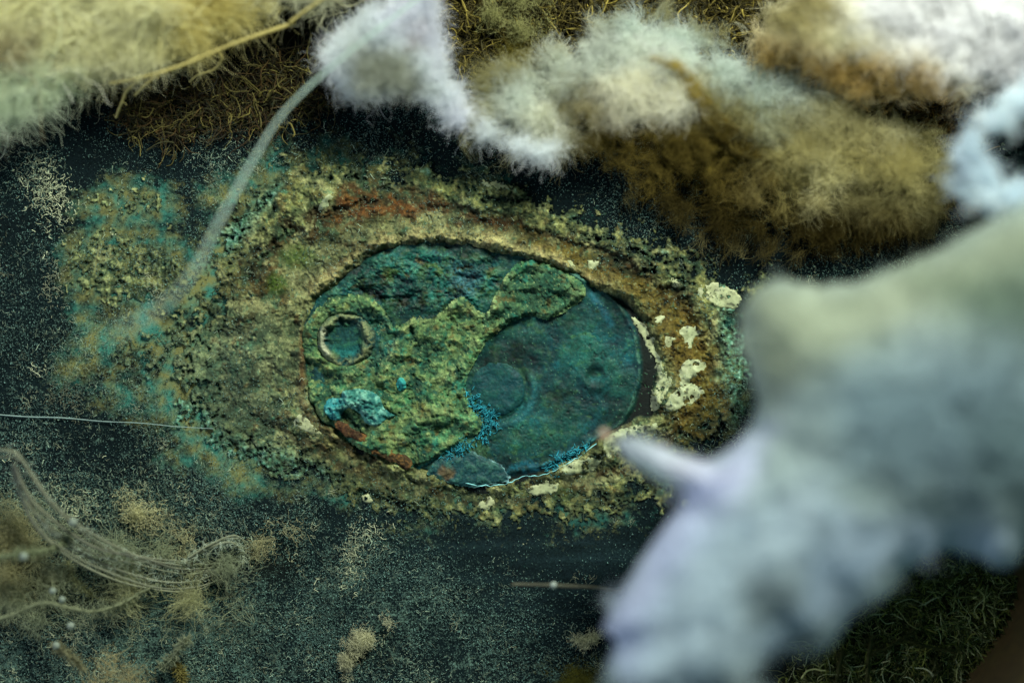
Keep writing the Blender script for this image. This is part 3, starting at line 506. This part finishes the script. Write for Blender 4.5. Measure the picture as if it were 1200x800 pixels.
# ------------------------------------------------------------------ cotton and wool masses
def mass(name, label, cat, poly, base, up, down, edge, paint, nf, flen, curl, frad, seed, flow=(0, 0), flowk=0.0, web=.55, holes=(), bump=(16, 6), group=None, clump=26, fringe=3, wispz=7, dim=1.0, mat=None, fden=(), warp=20, patch=.35, big=0, lock=4.5, mott=.25):
    poly = np.array(poly, float); x0, y0 = poly.min(0)-40; x1, y1 = poly.max(0)+40
    st = 4.0; X, Y = grid(x0, y0, x1, y1, st)
    s = sd(poly, X+warp*fbm(X, Y, 50, 5, seed, .6), Y+warp*fbm(X, Y, 50, 5, seed+1, .6))
    dome = np.sqrt(np.clip(s/edge, 0, 1)*(2-np.clip(s/edge, 0, 1)))
    n1 = fbm(X, Y, 110, 4, seed+2); n2 = fbm(X, Y, 28, 4, seed+3)
    bz = base(X, Y) if callable(base) else np.full(X.shape, float(base), np.float32)
    top = bz+up*dome+(bump[0]*n1+bump[1]*n2)*dome; bot = np.maximum(bz-down*dome, 1.2); top = np.maximum(top, bot+1.5*dome+.05)
    def tint(px, py):
        c = np.broadcast_to(paint[0], np.shape(px)+(3,)).copy(); wxx = 14*fbm(px, py, 50, 4, seed+5); wyy = 14*fbm(px, py, 50, 4, seed+6)
        for pl, k, soft, stg in paint[1:]:
            m = ss(sd(pl, px+wxx, py+wyy), -soft, soft)*stg; c = mixc(c, m, k)
        return c*(1+.22*fbm(px, py, 30, 4, seed+7)+mott*fbm(px, py, 75, 3, seed+9))[..., None]*dim
    wb = np.minimum(1.2, web+.45*np.clip(s/edge, 0, 1))
    for pl, soft, amt in holes: wb = wb-amt*ss(sd(pl, X, Y), -soft, soft)
    keep = s > 0
    cc = tint(X, Y)
    hh, ww = X.shape; idx = np.arange(hh*ww).reshape(hh, ww); ok = keep[:-1, :-1] & keep[1:, :-1] & keep[:-1, 1:] & keep[1:, 1:]
    Ft = np.stack([idx[:-1, :-1][ok], idx[1:, :-1][ok], idx[1:, 1:][ok], idx[:-1, 1:][ok]], 1); Fb = Ft[:, ::-1]+hh*ww
    V = np.concatenate([place(X, Y, top).reshape(-1, 3), place(X, Y, bot).reshape(-1, 3)]); F = np.concatenate([Ft, Fb])
    used = np.unique(F); rm = np.full(len(V), -1); rm[used] = np.arange(len(used))
    ca = np.concatenate([cc.reshape(-1, 3)]*2)[used]; wa = np.concatenate([wb.ravel()]*2)[used]
    cx, cy = poly.mean(0); root = empty(name, cx, cy); tag(root, label, cat, group)
    if web > -1: link('wadding', mesh_from('wadding', V[used], rm[F], np.clip(ca, .003, .85), attrs={'web': wa}), mat or M_wad, root)
    # fibres, in tufts
    nc = nf//clump+1; ctr = np.zeros((0, 2))
    while len(ctr) < nc:
        q = np.stack([R.uniform(x0-fringe, x1+fringe, nc*3), R.uniform(y0-fringe, y1+fringe, nc*3)], 1)
        sq = sd(poly, q[:, 0]+warp*fbm(q[:, 0], q[:, 1], 50, 5, seed, .6), q[:, 1]+warp*fbm(q[:, 0], q[:, 1], 50, 5, seed+1, .6))
        pr = ss(sq, -fringe, abs(fringe)+8)*(ss(fbm(q[:, 0], q[:, 1], 26, 3, seed+8), -.25+patch*.3, .3+patch*.2) if patch else 1)
        for pl, soft, amt in fden: pr = pr*(1-amt*ss(sd(pl, q[:, 0], q[:, 1]), -soft, soft))
        for pl, soft, amt in holes: pr = pr*(1-np.clip(amt, 0, 1)*ss(sd(pl, q[:, 0], q[:, 1]), -soft, soft))
        ctr = np.concatenate([ctr, q[R.random(len(q)) < pr]])
    ctr = ctr[:nc]; cd = R.normal(size=(nc, 3))*np.array([1, 1, .2])+flowk*np.array([flow[0], -flow[1], 0])
    k = R.integers(0, nc, nf); q = ctr[k]+R.normal(size=(nf, 2))*lock
    i = np.clip(((q[:, 1]-y0)/st).astype(int), 0, hh-1); j = np.clip(((q[:, 0]-x0)/st).astype(int), 0, ww-1)
    zt = top[i, j]; zb = bot[i, j]; z = zt+R.random(nf)**2*wispz-(zt-zb)*R.random(nf)**3*.8
    d = cd[k]+R.normal(size=(nf, 3))*np.array([.35, .35, .1])
    fc = tint(q[:, 0], q[:, 1])*(.75+.5*R.random((nf, 1)))
    hairs('fibres', to3(q[:, 0], q[:, 1], np.maximum(z, 1)), d, flen[0]+(flen[1]-flen[0])*R.random(nf)**1.6, 9, curl, frad[0]+(frad[1]-frad[0])*R.random(nf)**2, np.clip(fc, .003, .85), M_fib, root, .6, None, 1.0, grp=k)
    if big:
        q = np.zeros((0, 2))
        while len(q) < big:
            t = np.stack([R.uniform(x0, x1, big*3), R.uniform(y0, y1, big*3)], 1); q = np.concatenate([q, t[sd(poly, t[:, 0], t[:, 1]) > 26]])
        q = q[:big]; i = np.clip(((q[:, 1]-y0)/st).astype(int), 0, hh-1); j = np.clip(((q[:, 0]-x0)/st).astype(int), 0, ww-1)
        d = R.normal(size=(big, 3))*np.array([.5, .5, .06])+1.6*np.array([flow[0], -flow[1], 0])*R.choice([-1, 1], (big, 1))
        hairs('strands', to3(q[:, 0], q[:, 1], top[i, j]+3+12*R.random(big)), d, 40+80*R.random(big), 26, .12, .3+.5*R.random(big)**2, np.clip(tint(q[:, 0], q[:, 1])*(1.0+.5*R.random((big, 1))), .003, .85), M_fib, root, .5, .25, 2.0)
    return root

WHT = C(176, 180, 172, 1.2); CRM = C(160, 156, 120, 1.2); YEL = C(142, 132, 72, 1.2); BRN = C(70, 62, 24); DBR = C(36, 32, 12); BLU = C(160, 176, 190, 1.25)
mass('cotton_tuft', 'yellowish loose cotton along the top left edge with curling loose ends', 'cotton',
     [(-70, -70), (430, -70), (405, -5), (352, 14), (300, 32), (258, 48), (212, 66), (165, 76), (132, 84), (112, 98), (92, 106), (66, 116), (50, 140), (25, 150), (-70, 158)],
     38, 34, 34, 70, [C(188, 186, 148), ([(-70, 60), (80, 80), (120, 120), (50, 175), (-70, 180)], C(172, 184, 160), 25, .9), ([(200, -20), (340, -20), (330, 25), (200, 70)], C(176, 164, 92), 25, .8), ([(-20, 40), (40, 50), (30, 80), (-20, 80)], C(100, 74, 24), 12, .7), ([(280, -70), (430, -70), (380, 5), (300, 5)], C(170, 172, 150), 15, .8)],
     66000, (12, 60), .42, (.14, .32), 400, (1, -.35), 1.2, .12, [([(30, 10), (70, 14), (62, 42), (36, 44)], 8, .6), ([(78, 40), (118, 42), (108, 60), (76, 60)], 8, .6), ([(120, 38), (142, 36), (140, 52), (122, 54)], 5, .5), ([(10, 100), (60, 95), (70, 118), (20, 122)], 10, .35), ([(180, 20), (230, 10), (240, 28), (190, 40)], 10, .3)], (30, 18), big=420, patch=.8)
mass('cotton_peak', 'white cotton pulled up to a peak at the top, beside the stray thread', 'cotton',
     [(372, 62), (400, 40), (430, 18), (462, -2), (500, -40), (506, -10), (497, 20), (507, 50), (522, 88), (540, 122), (562, 144), (600, 158), (650, 166), (640, 176), (590, 172), (552, 162), (530, 140), (508, 116), (470, 112), (430, 118), (398, 108), (384, 84)],
     50, 30, 46, 40, [C(186, 192, 192), ([(410, 60), (480, 60), (500, 110), (420, 105)], C(120, 122, 92), 14, .7), ([(478, 25), (492, 22), (494, 55), (480, 62)], C(150, 110, 28), 6, .95), ([(440, 5), (500, -10), (520, 90), (560, 150), (540, 150), (500, 60), (450, 40)], C(188, 190, 200), 8, .8)],
     30000, (8, 40), .5, (.12, .28), 430, (1, .7), .4, .16, [([(436, 90), (452, 88), (456, 106), (440, 108)], 6, .6), ([(486, 90), (502, 92), (500, 112), (486, 108)], 6, .5)], fden=[([(370, 70), (420, 45), (470, 60), (495, 110), (430, 118), (390, 105)], 12, .6)])
MAIN = [(548, 136), (566, 104), (590, 88), (622, 84), (650, 66), (688, 56), (705, 34), (722, 22), (748, 20), (770, 22), (800, 34), (832, 44), (850, 62), (880, 92), (920, 92), (950, 84), (970, 100), (1010, 124), (1060, 146), (1100, 180), (1116, 230), (1082, 268), (1030, 280), (950, 292), (880, 290), (820, 270), (760, 236), (710, 196), (670, 176), (610, 168), (560, 158)]
mass('cotton_ridge', 'long ridge of fluffy cotton above the plate, white crest fading to brown veil', 'cotton', MAIN,
     lambda X, Y: 10+26*ss(Y, 250, 100), 18, 32, 80,
     [C(132, 128, 88), ([(660, 180), (700, 130), (780, 130), (860, 150), (915, 195), (960, 240), (1116, 250), (1040, 300), (880, 300), (760, 240)], C(84, 72, 26), 24, .95),
      ([(700, 215), (800, 225), (900, 240), (1110, 262), (1000, 310), (850, 300)], C(46, 40, 14), 24, .9),
      ([(690, 60), (750, 25), (800, 70), (820, 110), (800, 140), (720, 145), (690, 110)], C(206, 204, 184), 16, .95), ([(548, 140), (600, 100), (640, 110), (680, 150), (650, 175), (580, 165)], C(192, 194, 178), 14, .9),
      ([(640, 70), (690, 80), (700, 130), (670, 150), (640, 110)], C(112, 100, 50), 14, .7), ([(700, 30), (760, 15), (860, 60), (960, 95), (1000, 150), (920, 170), (850, 100), (790, 60)], C(158, 172, 166), 14, .9),
      ([(560, 110), (640, 70), (700, 40), (745, 25), (800, 40), (860, 75), (940, 95), (1000, 130), (1060, 160), (1040, 190), (960, 145), (880, 112), (800, 88), (740, 80), (680, 100), (600, 135)], C(186, 194, 186), 12, .75),
      ([(900, 130), (1000, 120), (1090, 180), (1060, 215), (980, 190), (960, 240), (920, 235)], C(152, 144, 92), 18, .85), ([(945, 180), (985, 170), (980, 235), (945, 240)], C(176, 172, 132), 12, .8), ([(860, 210), (890, 205), (900, 235), (880, 240)], C(138, 128, 82), 10, .7)],
     130000, (8, 44), .5, (.11, .27), 460, (1, .25), .1, .06, [([(990, 215), (1040, 200), (1060, 240), (1000, 260)], 18, .4)], (20, 12), None, 34, 16, 9, lock=3.0, fden=[([(640, 170), (700, 140), (800, 130), (860, 120), (915, 195), (960, 250), (1000, 300), (850, 310), (740, 240)], 16, .8)], patch=.6)
ridge_root = bpy.data.objects['cotton_ridge']
FOLD = smooth([(742, 66), (770, 56), (800, 64), (826, 88), (848, 118), (880, 150), (908, 184), (914, 194), (900, 200), (868, 196), (838, 176), (815, 150), (800, 118), (780, 92), (756, 80)], 4, True)
X, Y = grid(735, 48, 925, 208, 2.0); s = sd(FOLD, X+3*fbm(X, Y, 25, 3, 480), Y+3*fbm(X, Y, 25, 3, 481)); fz = 80-38*ss(Y, 60, 200)+10*ss(s, 0, 14)+5*fbm(X, Y, 30, 4, 482)
fc = mixc(np.broadcast_to(C(108, 94, 44), X.shape+(3,)).copy(), ss(Y+.3*X, 350, 420), C(58, 50, 20))*(1+.4*fbm(X, Y, 14, 4, 483))[..., None]
k_ = s > 0; hh, ww = X.shape; idx = np.arange(hh*ww).reshape(hh, ww); ok = k_[:-1, :-1] & k_[1:, :-1] & k_[:-1, 1:] & k_[1:, 1:]
F = np.stack([idx[:-1, :-1][ok], idx[1:, :-1][ok], idx[1:, 1:][ok], idx[:-1, 1:][ok]], 1); used = np.unique(F); rm = np.full(hh*ww, -1); rm[used] = np.arange(len(used))
tag(link('fold', mesh_from('fold', place(X, Y, fz).reshape(-1, 3)[used], rm[F], np.clip(fc.reshape(-1, 3)[used], .003, 1), attrs={'web': .12+.5*ss(s, 0, 16).ravel()[used]}), M_wad, ridge_root), 'amber stained fold of the cotton')
mass('cotton_corner', 'bright white cotton filling the top right corner, yellow along its lower side', 'cotton',
     [(880, 50), (905, 10), (940, -10), (985, -70), (1280, -70), (1280, 118), (1210, 118), (1160, 105), (1120, 118), (1080, 108), (1050, 118), (1010, 112), (960, 96), (920, 76), (890, 66)],
     42, 46, 38, 90, [C(206, 202, 170), ([(980, -70), (1280, -70), (1280, 125), (1150, 110), (1070, 80), (1000, 36)], C(228, 236, 242), 34, .95), ([(890, 40), (1000, 60), (1100, 84), (1130, 120), (960, 110), (880, 70)], C(140, 112, 34), 14, .85), ([(880, 20), (960, -20), (985, 20), (930, 50)], C(110, 100, 40), 14, .8)],
     56000, (8, 44), .5, (.14, .3), 500, (1, .3), .3, .4, [([(900, 30), (930, 32), (930, 52), (895, 56)], 8, .7)], (20, 12))
mass('cotton_lobe', 'curled white cotton lobe hanging below the bright corner at right edge', 'cotton',
     [(1280, 95), (1200, 108), (1160, 128), (1134, 152), (1120, 185), (1122, 215), (1140, 236), (1170, 246), (1280, 250), (1280, 212), (1210, 214), (1172, 212), (1152, 196), (1150, 170), (1168, 148), (1200, 134), (1280, 128)],
     130, 26, 60, 26, [C(182, 196, 204)], 9000, (8, 40), .45, (.2, .45), 520, (0, 1), .2, .12, lock=6)
LR = [(866, 395), (868, 362), (884, 337), (912, 326), (960, 333), (1003, 329), (1052, 311), (1102, 290), (1150, 262), (1205, 232), (1300, 205), (1300, 650), (1205, 640), (1192, 664), (1168, 668), (1140, 652), (1110, 646), (1080, 656), (1058, 674), (1040, 702), (1004, 716), (984, 746), (960, 772), (942, 782), (926, 772), (914, 792), (904, 850), (692, 850), (704, 792), (722, 752), (704, 738), (722, 698), (746, 660), (774, 620), (800, 590), (802, 574), (770, 566), (738, 544), (710, 508), (748, 511), (792, 527), (826, 539), (856, 522), (880, 500), (886, 470), (876, 430)]
mass('cotton_pad', 'large out-of-focus pad of grey-white cotton covering the lower right', 'cotton', LR,
     225, 95, 220, 150, [C(144, 160, 158), ([(870, 330), (1000, 330), (1300, 210), (1300, 290), (1050, 390), (900, 470), (870, 400)], C(140, 148, 124), 34, .85), ([(1080, 330), (1300, 280), (1300, 420), (1150, 400)], C(76, 94, 76), 44, .8), ([(960, 430), (1200, 400), (1300, 560), (1150, 600), (980, 560)], C(92, 114, 124), 50, .8),
       ([(700, 740), (800, 570), (900, 500), (880, 560), (790, 680), (740, 800)], C(176, 182, 208), 22, .9), ([(715, 510), (830, 540), (860, 560), (800, 560)], C(190, 192, 214), 12, .9), ([(980, 600), (1190, 620), (1190, 670), (1050, 660), (980, 720), (900, 760)], C(160, 178, 196), 25, .8), ([(720, 760), (820, 600), (960, 560), (1000, 640), (920, 760), (760, 830)], C(158, 176, 190), 30, .6), ([(1130, 480), (1300, 470), (1300, 600), (1140, 590)], C(70, 90, 90), 30, .5), ([(870, 680), (940, 670), (950, 720), (880, 730)], C(84, 96, 90), 24, .6)],  # side-lit lavender left edge and shaded middle painted into the tint
     16000, (6, 34), .5, (.2, .45), 540, (1, -1),   .15, .62, [([(900, 740), (960, 740), (960, 800), (890, 830)], 20, .35), ([(700, 790), (900, 780), (900, 850), (700, 850)], 16, .3)], (11, 6), None, 24, 3, 10, dim=.88, warp=2.5, mott=.1)
# ------------------------------------------------------------------ smaller lint masses
LINTC = C(112, 116, 84)
def tuftlet(label, poly, base, up, paint, nf, seed, flen=(5, 22), web=-2, curl=.6, cat='lint', name='lint_clump', group=None, frad=(.14, .34), fringe=16):
    return mass(name, label, cat, poly, base, up, base, 22, paint, nf, flen, curl, frad, seed, (0, 0), 0, web, (), (3, 4), group, 6, fringe, 6, patch=1.3 if fringe > 8 else .15, lock=7 if fringe > 8 else 3)
tuftlet('fluffy tan lint tuft in the dark debris at top centre', [(560, 0), (575, -30), (630, -30), (634, 20), (622, 45), (606, 48), (585, 40)], 14, 14, [C(134, 134, 88)], 2600, 600)
tuftlet('small olive tuft of lint below the fluffy tuft at top', [(572, 58), (600, 50), (628, 60), (640, 80), (622, 95), (590, 86)], 12, 10, [C(90, 84, 36)], 2000, 604)
tuftlet('wide tangle of tan lint round the thread bundle at lower left', [(-50, 590), (30, 575), (70, 610), (120, 640), (190, 640), (260, 640), (300, 650), (310, 680), (280, 710), (220, 730), (150, 735), (110, 720), (60, 725), (-50, 720)], 12, 10, [C(116, 124, 98), ([(-50, 600), (30, 590), (60, 680), (-50, 700)], C(134, 126, 84), 20, .6), ([(130, 680), (250, 670), (260, 720), (150, 725)], C(146, 146, 104), 20, .8)], 8000, 608, (8, 46), -2, .5)
tuftlet('brownish lint clump at the bottom left edge of the board', [(90, 790), (110, 772), (150, 775), (175, 800), (190, 850), (80, 850)], 26, 18, [C(138, 130, 92)], 900, 612, (6, 28))
tuftlet('knobbly pale lint worm lying on the board below the plate', [(396, 782), (402, 748), (418, 734), (440, 738), (446, 722), (460, 724), (462, 750), (444, 752), (424, 760), (408, 792)], 6, 6, [C(150, 150, 120)], 3200, 616, (2, 8), -2, fringe=2)
tuftlet('pale lint flake above the thread bundle at left', [(148, 590), (165, 582), (188, 592), (182, 602), (162, 604), (150, 610)], 7, 7, [C(160, 158, 120)], 700, 620, (4, 14), .1)
tuftlet('tan lint wisp between thread bundle and board at left', [(176, 618), (210, 620), (232, 640), (200, 648), (180, 640)], 7, 6, [C(140, 138, 104)], 420, 624, (4, 18))
tuftlet('soft tan lint wisp just right of the thread bundle', [(306, 650), (318, 625), (332, 615), (330, 645), (318, 668)], 6, 5, [C(140, 138, 104)], 360, 628, (4, 18))
tuftlet('pale lint knot touching the lower left edge of the cotton pad', [(672, 752), (690, 738), (706, 742), (700, 756), (684, 760)], 6, 6, [C(140, 142, 114)], 900, 632, (2, 8), -2, fringe=2)
tuftlet('olive scrap under the cotton pad at the bottom edge', [(640, 800), (664, 776), (700, 772), (720, 800), (715, 850), (640, 850)], 6, 6, [C(66, 66, 26)], 900, 636, (4, 14), .2)
# matted dark plant debris
def debris(label, poly, n, seed, cols, thick=16, flen=(8, 45)):
    poly = np.array(poly, float); x0, y0 = poly.min(0); x1, y1 = poly.max(0)
    p = scatter(n, lambda a, b: ss(sd(poly, a, b), -12, 20)*(.3+.9*ss(fbm(a, b, 30, 3, seed), -.3, .3)), x0-12, y0-12, x1+12, y1+12)
    z = 1+thick*R.random(n)**1.5; k = R.integers(0, len(cols), n)
    cc = np.array(cols)[k]*(.2+1.0*R.random((n, 1))**1.7)
    root = hairs('plant_debris', np.stack([p[:, 0]-600, 400-p[:, 1], z], -1), np.concatenate([R.normal(size=(n, 2)), .5*R.normal(size=(n, 1))], 1), flen[0]+(flen[1]-flen[0])*R.random(n)**2, 7, .45, .4+.8*R.random(n)**3, np.clip(cc, .002, .6), M_lint, None, .5, .6, .8)
    return tag(root, label, 'plant debris', kind='stuff')
debris('dark brown fibrous plant debris along the top centre edge', [(490, -40), (920, -40), (900, 80), (760, 60), (640, 110), (560, 110), (520, 70)], 6500, 650, [C(74, 66, 26), C(50, 46, 20), C(118, 106, 46)])
debris('mossy olive plant debris under the pad at bottom right', [(900, 830), (940, 770), (1020, 700), (1080, 650), (1200, 640), (1230, 830)], 7500, 654, [C(136, 136, 62), C(76, 78, 38), C(200, 198, 124)])
debris('brown fibres in the shadow below the yellow cotton', [(130, 110), (240, 90), (380, 50), (420, 110), (330, 150), (200, 170), (140, 150)], 3000, 658, [C(58, 44, 18), C(40, 40, 20), C(90, 84, 40)], 10)
debris('brown matted fibres in the hollow between corner and ridge', [(960, 95), (1040, 110), (1100, 110), (1140, 150), (1130, 240), (1100, 230), (1090, 170), (1030, 140)], 3500, 662, [C(70, 50, 16), C(46, 34, 12), C(110, 84, 30)], 14)

# ------------------------------------------------------------------ threads and stalks
def strand(name, label, pts, rad, colr, fuzz=0, flen=10, parent=None, group=None, cat='thread', lab_part=None):
    p = smooth(np.array(pts, float), 6); q = to3(p[:, 0], p[:, 1], p[:, 2]); n = len(q)
    rr = np.interp(np.linspace(0, 1, n), np.linspace(0, 1, len(np.atleast_1d(rad))), np.atleast_1d(rad))*(1+.12*R.normal(size=n).clip(-1.5, 1.5))
    if fuzz == 0:
        o = tube(name, q*U, rr, M_fib, parent, colr)
        return tag(o, label, cat, group) if parent is None else o
    root = empty(name, p[0, 0], p[0, 1], p[0, 2]) if parent is None else parent
    if parent is None: tag(root, label, cat, group)
    tube('core', q*U, rr, M_fib, root, colr)
    i = R.integers(0, n-1, fuzz); t = R.random((fuzz, 1)); b = q[i]*(1-t)+q[i+1]*t
    hairs('fuzz', b, R.normal(size=(fuzz, 3))+(q[np.minimum(i+1, n-1)]-q[i])/6, flen*(.3+R.random(fuzz)), 5, .4, .3+.3*R.random(fuzz), np.asarray(colr)[None]*(.7+.6*R.random((fuzz, 1))), M_fib, root)
    return root
strand('stray_thread', 'long blurred pale thread arching from cotton peak down across the crust', [(520, -24, 96), (478, 8, 108), (430, 45, 118), (375, 90, 128), (330, 135, 140), (298, 185, 156), (272, 232, 175), (250, 272, 195), (232, 310, 220), (205, 345, 260), (168, 374, 310), (130, 392, 360)], [1.4, 1.4, 1.3, 1.6, 1.3, 1.1, .7], C(160, 178, 168), 60, 9)
strand('thin_thread', 'thin straight white thread lying on the board at left', [(-10, 485, 2.5), (30, 488, 3.2), (75, 489.5, 2.8), (120, 493.5, 2.6), (165, 495.5, 3.4), (205, 499.5, 3.2), (250, 502, 6)], [.8, .55, .35], C(130, 150, 144))
bun = empty('thread_bundle', 40, 600); tag(bun, 'bundle of curved furry brown threads at lower left', 'thread')
for a in ([(-15, 532, 46), (20, 534, 62), (40, 560, 66), (62, 590, 66), (95, 618, 62), (130, 640, 54), (170, 656, 44), (215, 664, 34), (252, 664, 22)],
          [(18, 548, 60), (34, 588, 62), (68, 620, 58), (114, 649, 50), (165, 660, 40), (210, 670, 30), (250, 670, 20)],
          [(24, 566, 54), (44, 612, 52), (82, 645, 46), (134, 672, 38), (190, 688, 30), (232, 687, 24), (262, 673, 16)],
          [(220, 655, 14), (245, 640, 22), (272, 632, 24), (286, 640, 16), (288, 655, 6)]):
    for t_ in range(3):
        p = smooth(np.array(a, float)+np.array([R.normal()*2.5, R.normal()*4.5, R.normal()*5])+R.normal(size=(len(a), 3))*1.2, 6); q = to3(p[:, 0], p[:, 1], np.maximum(p[:, 2]+12*np.linspace(1, -1.2, len(p)), 4))
        tube('strand', q*U, (1.3+.9*R.random()+.25*R.normal(size=len(q)).clip(-1, 1))*np.linspace(1.1, .5, len(q)), M_hair, bun, C(84, 88, 66)*(.5+.7*R.random()))
    nfz = 260; i = R.integers(0, len(q)-1, nfz); hairs('fuzz', q[i]+R.normal(size=(nfz, 3))*2.5, R.normal(size=(nfz, 3)), 4+9*R.random(nfz), 5, .4, .12+.2*R.random(nfz), C(160, 172, 152)[None]*(.7+.6*R.random((nfz, 1))), M_fib, bun)
LS = [('pale fuzzy stalk reaching in from the left edge to a knob', [(-10, 655, 60), (15, 650, 66), (30, 648, 70), (62, 642, 60), (80, 630, 46)], 3.2, C(104, 112, 84)),
      ('pale fuzzy twig with white knobs low in the lint tangle', [(-10, 728, 44), (20, 718, 50), (50, 706, 54), (82, 712, 52), (110, 716, 44), (140, 708, 34), (165, 694, 26), (186, 684, 22)], 2.8, C(108, 114, 88)),
      ('curved pale twig standing in the lint tangle', [(80, 658, 14), (84, 676, 22), (94, 688, 22), (108, 698, 12)], 2.4, C(104, 108, 76)),
      ('short pale stalk with swollen tip near the bottom left', [(64, 755, 44), (74, 762, 42), (86, 772, 36), (98, 784, 28)], 2.6, C(104, 104, 78)),
      ('short fuzzy stalk leaning right near the bottom left', [(188, 784, 18), (202, 770, 24), (214, 754, 26), (220, 748, 24)], 2.8, C(110, 116, 92)),
      ('thin yellowish fibre bending to the bottom edge', [(203, 775, 8), (210, 786, 6), (215, 802, 3)], 1.0, C(104, 98, 54))]
for lab, pts, r, k in LS: strand('stalk', lab, pts, r*.7, k, 420, 10, cat='stalk', group='stalks in the lint')
def knob(parent_label, px, py, h, r, k, name='knob'):
    X, Y = np.meshgrid(np.linspace(0, np.pi, 9), np.linspace(0, 2*np.pi, 13)); rr = r*(1+.25*fbm(X*3+px, Y*2+py, 1.2, 2, 5))
    q = to3(np.float64(px), np.float64(py), h); V = (q+np.stack([rr*np.sin(X)*np.cos(Y), rr*np.sin(X)*np.sin(Y), rr*np.cos(X)], -1)).reshape(-1, 3)*U
    i, j = np.meshgrid(np.arange(12), np.arange(8), indexing='ij'); F = np.stack([i*9+j, i*9+j+1, (i+1)*9+j+1, (i+1)*9+j], -1).reshape(-1, 4)
    o = link(name, mesh_from(name, V, F, np.tile(k, (len(V), 1))), M_fib, None); return tag(o, parent_label, 'lint bead')
for px, py, h, r, lab in ((28, 652, 76, 5, 'white lint bead on the left-edge stalk'), (62, 692, 56, 4, 'pale lint bead above the knobbly twig'), (73, 702, 54, 4, 'second pale bead along the knobbly twig'), (83, 733, 50, 4.5, 'white lint bead hanging below the knobbly twig'), (66, 756, 46, 4.5, 'swollen bead tipping the short bottom left stalk'), (86, 612, 70, 5, 'white lint bead on the furry thread bundle')):
    knob(lab, px, py, h, r, C(120, 130, 118))
for pts, r, lab in (([(345, 27, 70), (300, 42, 72), (262, 56, 74), (215, 76, 72), (170, 90, 66), (128, 98, 60)], 2.0, 'long yellow strand along lower edge of top left cotton'), ([(255, 58, 60), (260, 70, 50), (250, 82, 40), (232, 88, 32), (222, 96, 20)], 1.5, 'looping yellow strand hanging from top left cotton'), ([(168, 90, 60), (150, 105, 52), (142, 122, 42), (136, 138, 26)], 1.7, 'straight yellow strand dropping from top left cotton'), ([(190, 84, 60), (172, 98, 52), (158, 112, 46)], 1.7, 'short knobbed yellow strand below top left cotton'), ([(340, 26, 74), (362, 10, 80), (385, -6, 84)], 1.6, 'thin strand rising to the top edge beside cotton peak')):
    strand('strand', lab, pts, r, C(168, 158, 100), 14, 7, cat='strand', group='yellow strands')
st = strand('stalk', 'thin brown stalk with pale bud at the pad tip', [(707, 508, 165), (722, 520, 160), (745, 545, 140), (770, 575, 110), (796, 602, 80)], [2.2, 1.8, 1.8], C(70, 66, 42), 0)
knob('pale pinkish bud topping the thin brown stalk', 708, 509, 168, 6, C(170, 150, 130), 'bud')
strand('grey_thread', 'short blurred thread with pale knot left of the cotton pad', [(600, 684, 60), (640, 685, 64), (660, 686, 64), (700, 688, 56), (724, 692, 46)], [1.4, 2.2, 1.3], C(84, 84, 70))
knob('pale knot on the short blurred thread', 649, 685, 66, 4, C(150, 160, 150))
for pts, lab in (([(1155, 14, 122), (1160, 30, 122), (1162, 46, 120)], 'tiny dark hair lying on the white corner cotton'), ([(1006, 102, 84), (1020, 88, 92), (1034, 78, 98)], 'short dark bristle on the yellow side of corner cotton'), ([(290, 60, 20), (330, 58, 24), (372, 50, 30)], 'brown hair in the shade under yellow cotton')):
    strand('dark_hair', lab, pts, .8, C(30, 26, 14), 0, cat='hair')
for pts, lab, r in (([(1016, 802, 20), (1018, 770, 24), (1022, 745, 26)], 'upright olive moss stem at bottom right', 2.4), ([(1020, 768, 24), (1040, 758, 26), (1060, 746, 24), (1080, 730, 20)], 'slanting olive moss stem at bottom right', 1.8), ([(1060, 748, 24), (1090, 758, 26), (1122, 762, 22)], 'pale horizontal moss stem at bottom right', 1.8), ([(1032, 790, 14), (1040, 770, 18), (1036, 752, 16)], 'fuzzy short moss stem at bottom right', 2.0), ([(980, 800, 20), (984, 778, 24), (988, 762, 22)], 'fuzzy pale moss stem beside the pad at bottom', 2.4), ([(1100, 802, 14), (1098, 782, 18), (1094, 770, 16)], 'small upright moss stem near the brown edge', 2.0)):
    strand('moss_stem', lab, pts, r, C(78, 78, 42), 150, 8, cat='moss stem', group='moss stems at lower right')
# smooth brown rounded edge in the corner
X, Y = grid(1080, 640, 1420, 1000, 4)
BR = smooth([(1203, 650), (1187, 690), (1172, 730), (1146, 766), (1120, 800), (1085, 860), (1085, 1010), (1430, 1010), (1430, 640)], 4, True)
s = sd(BR, X, Y); zz = 95*np.sqrt(np.clip(s/70, 0, 1)*(2-np.clip(s/70, 0, 1)))+1
kc = C(56, 44, 14)[None, None]*(1+.2*fbm(X, Y, 40, 4, 700))[..., None]
tag(sheet('hide_edge', X, Y, zz, s > 0, np.clip(kc, .002, 1), M_brown, None), 'smooth dark brown rounded edge in the bottom right corner', 'edge')
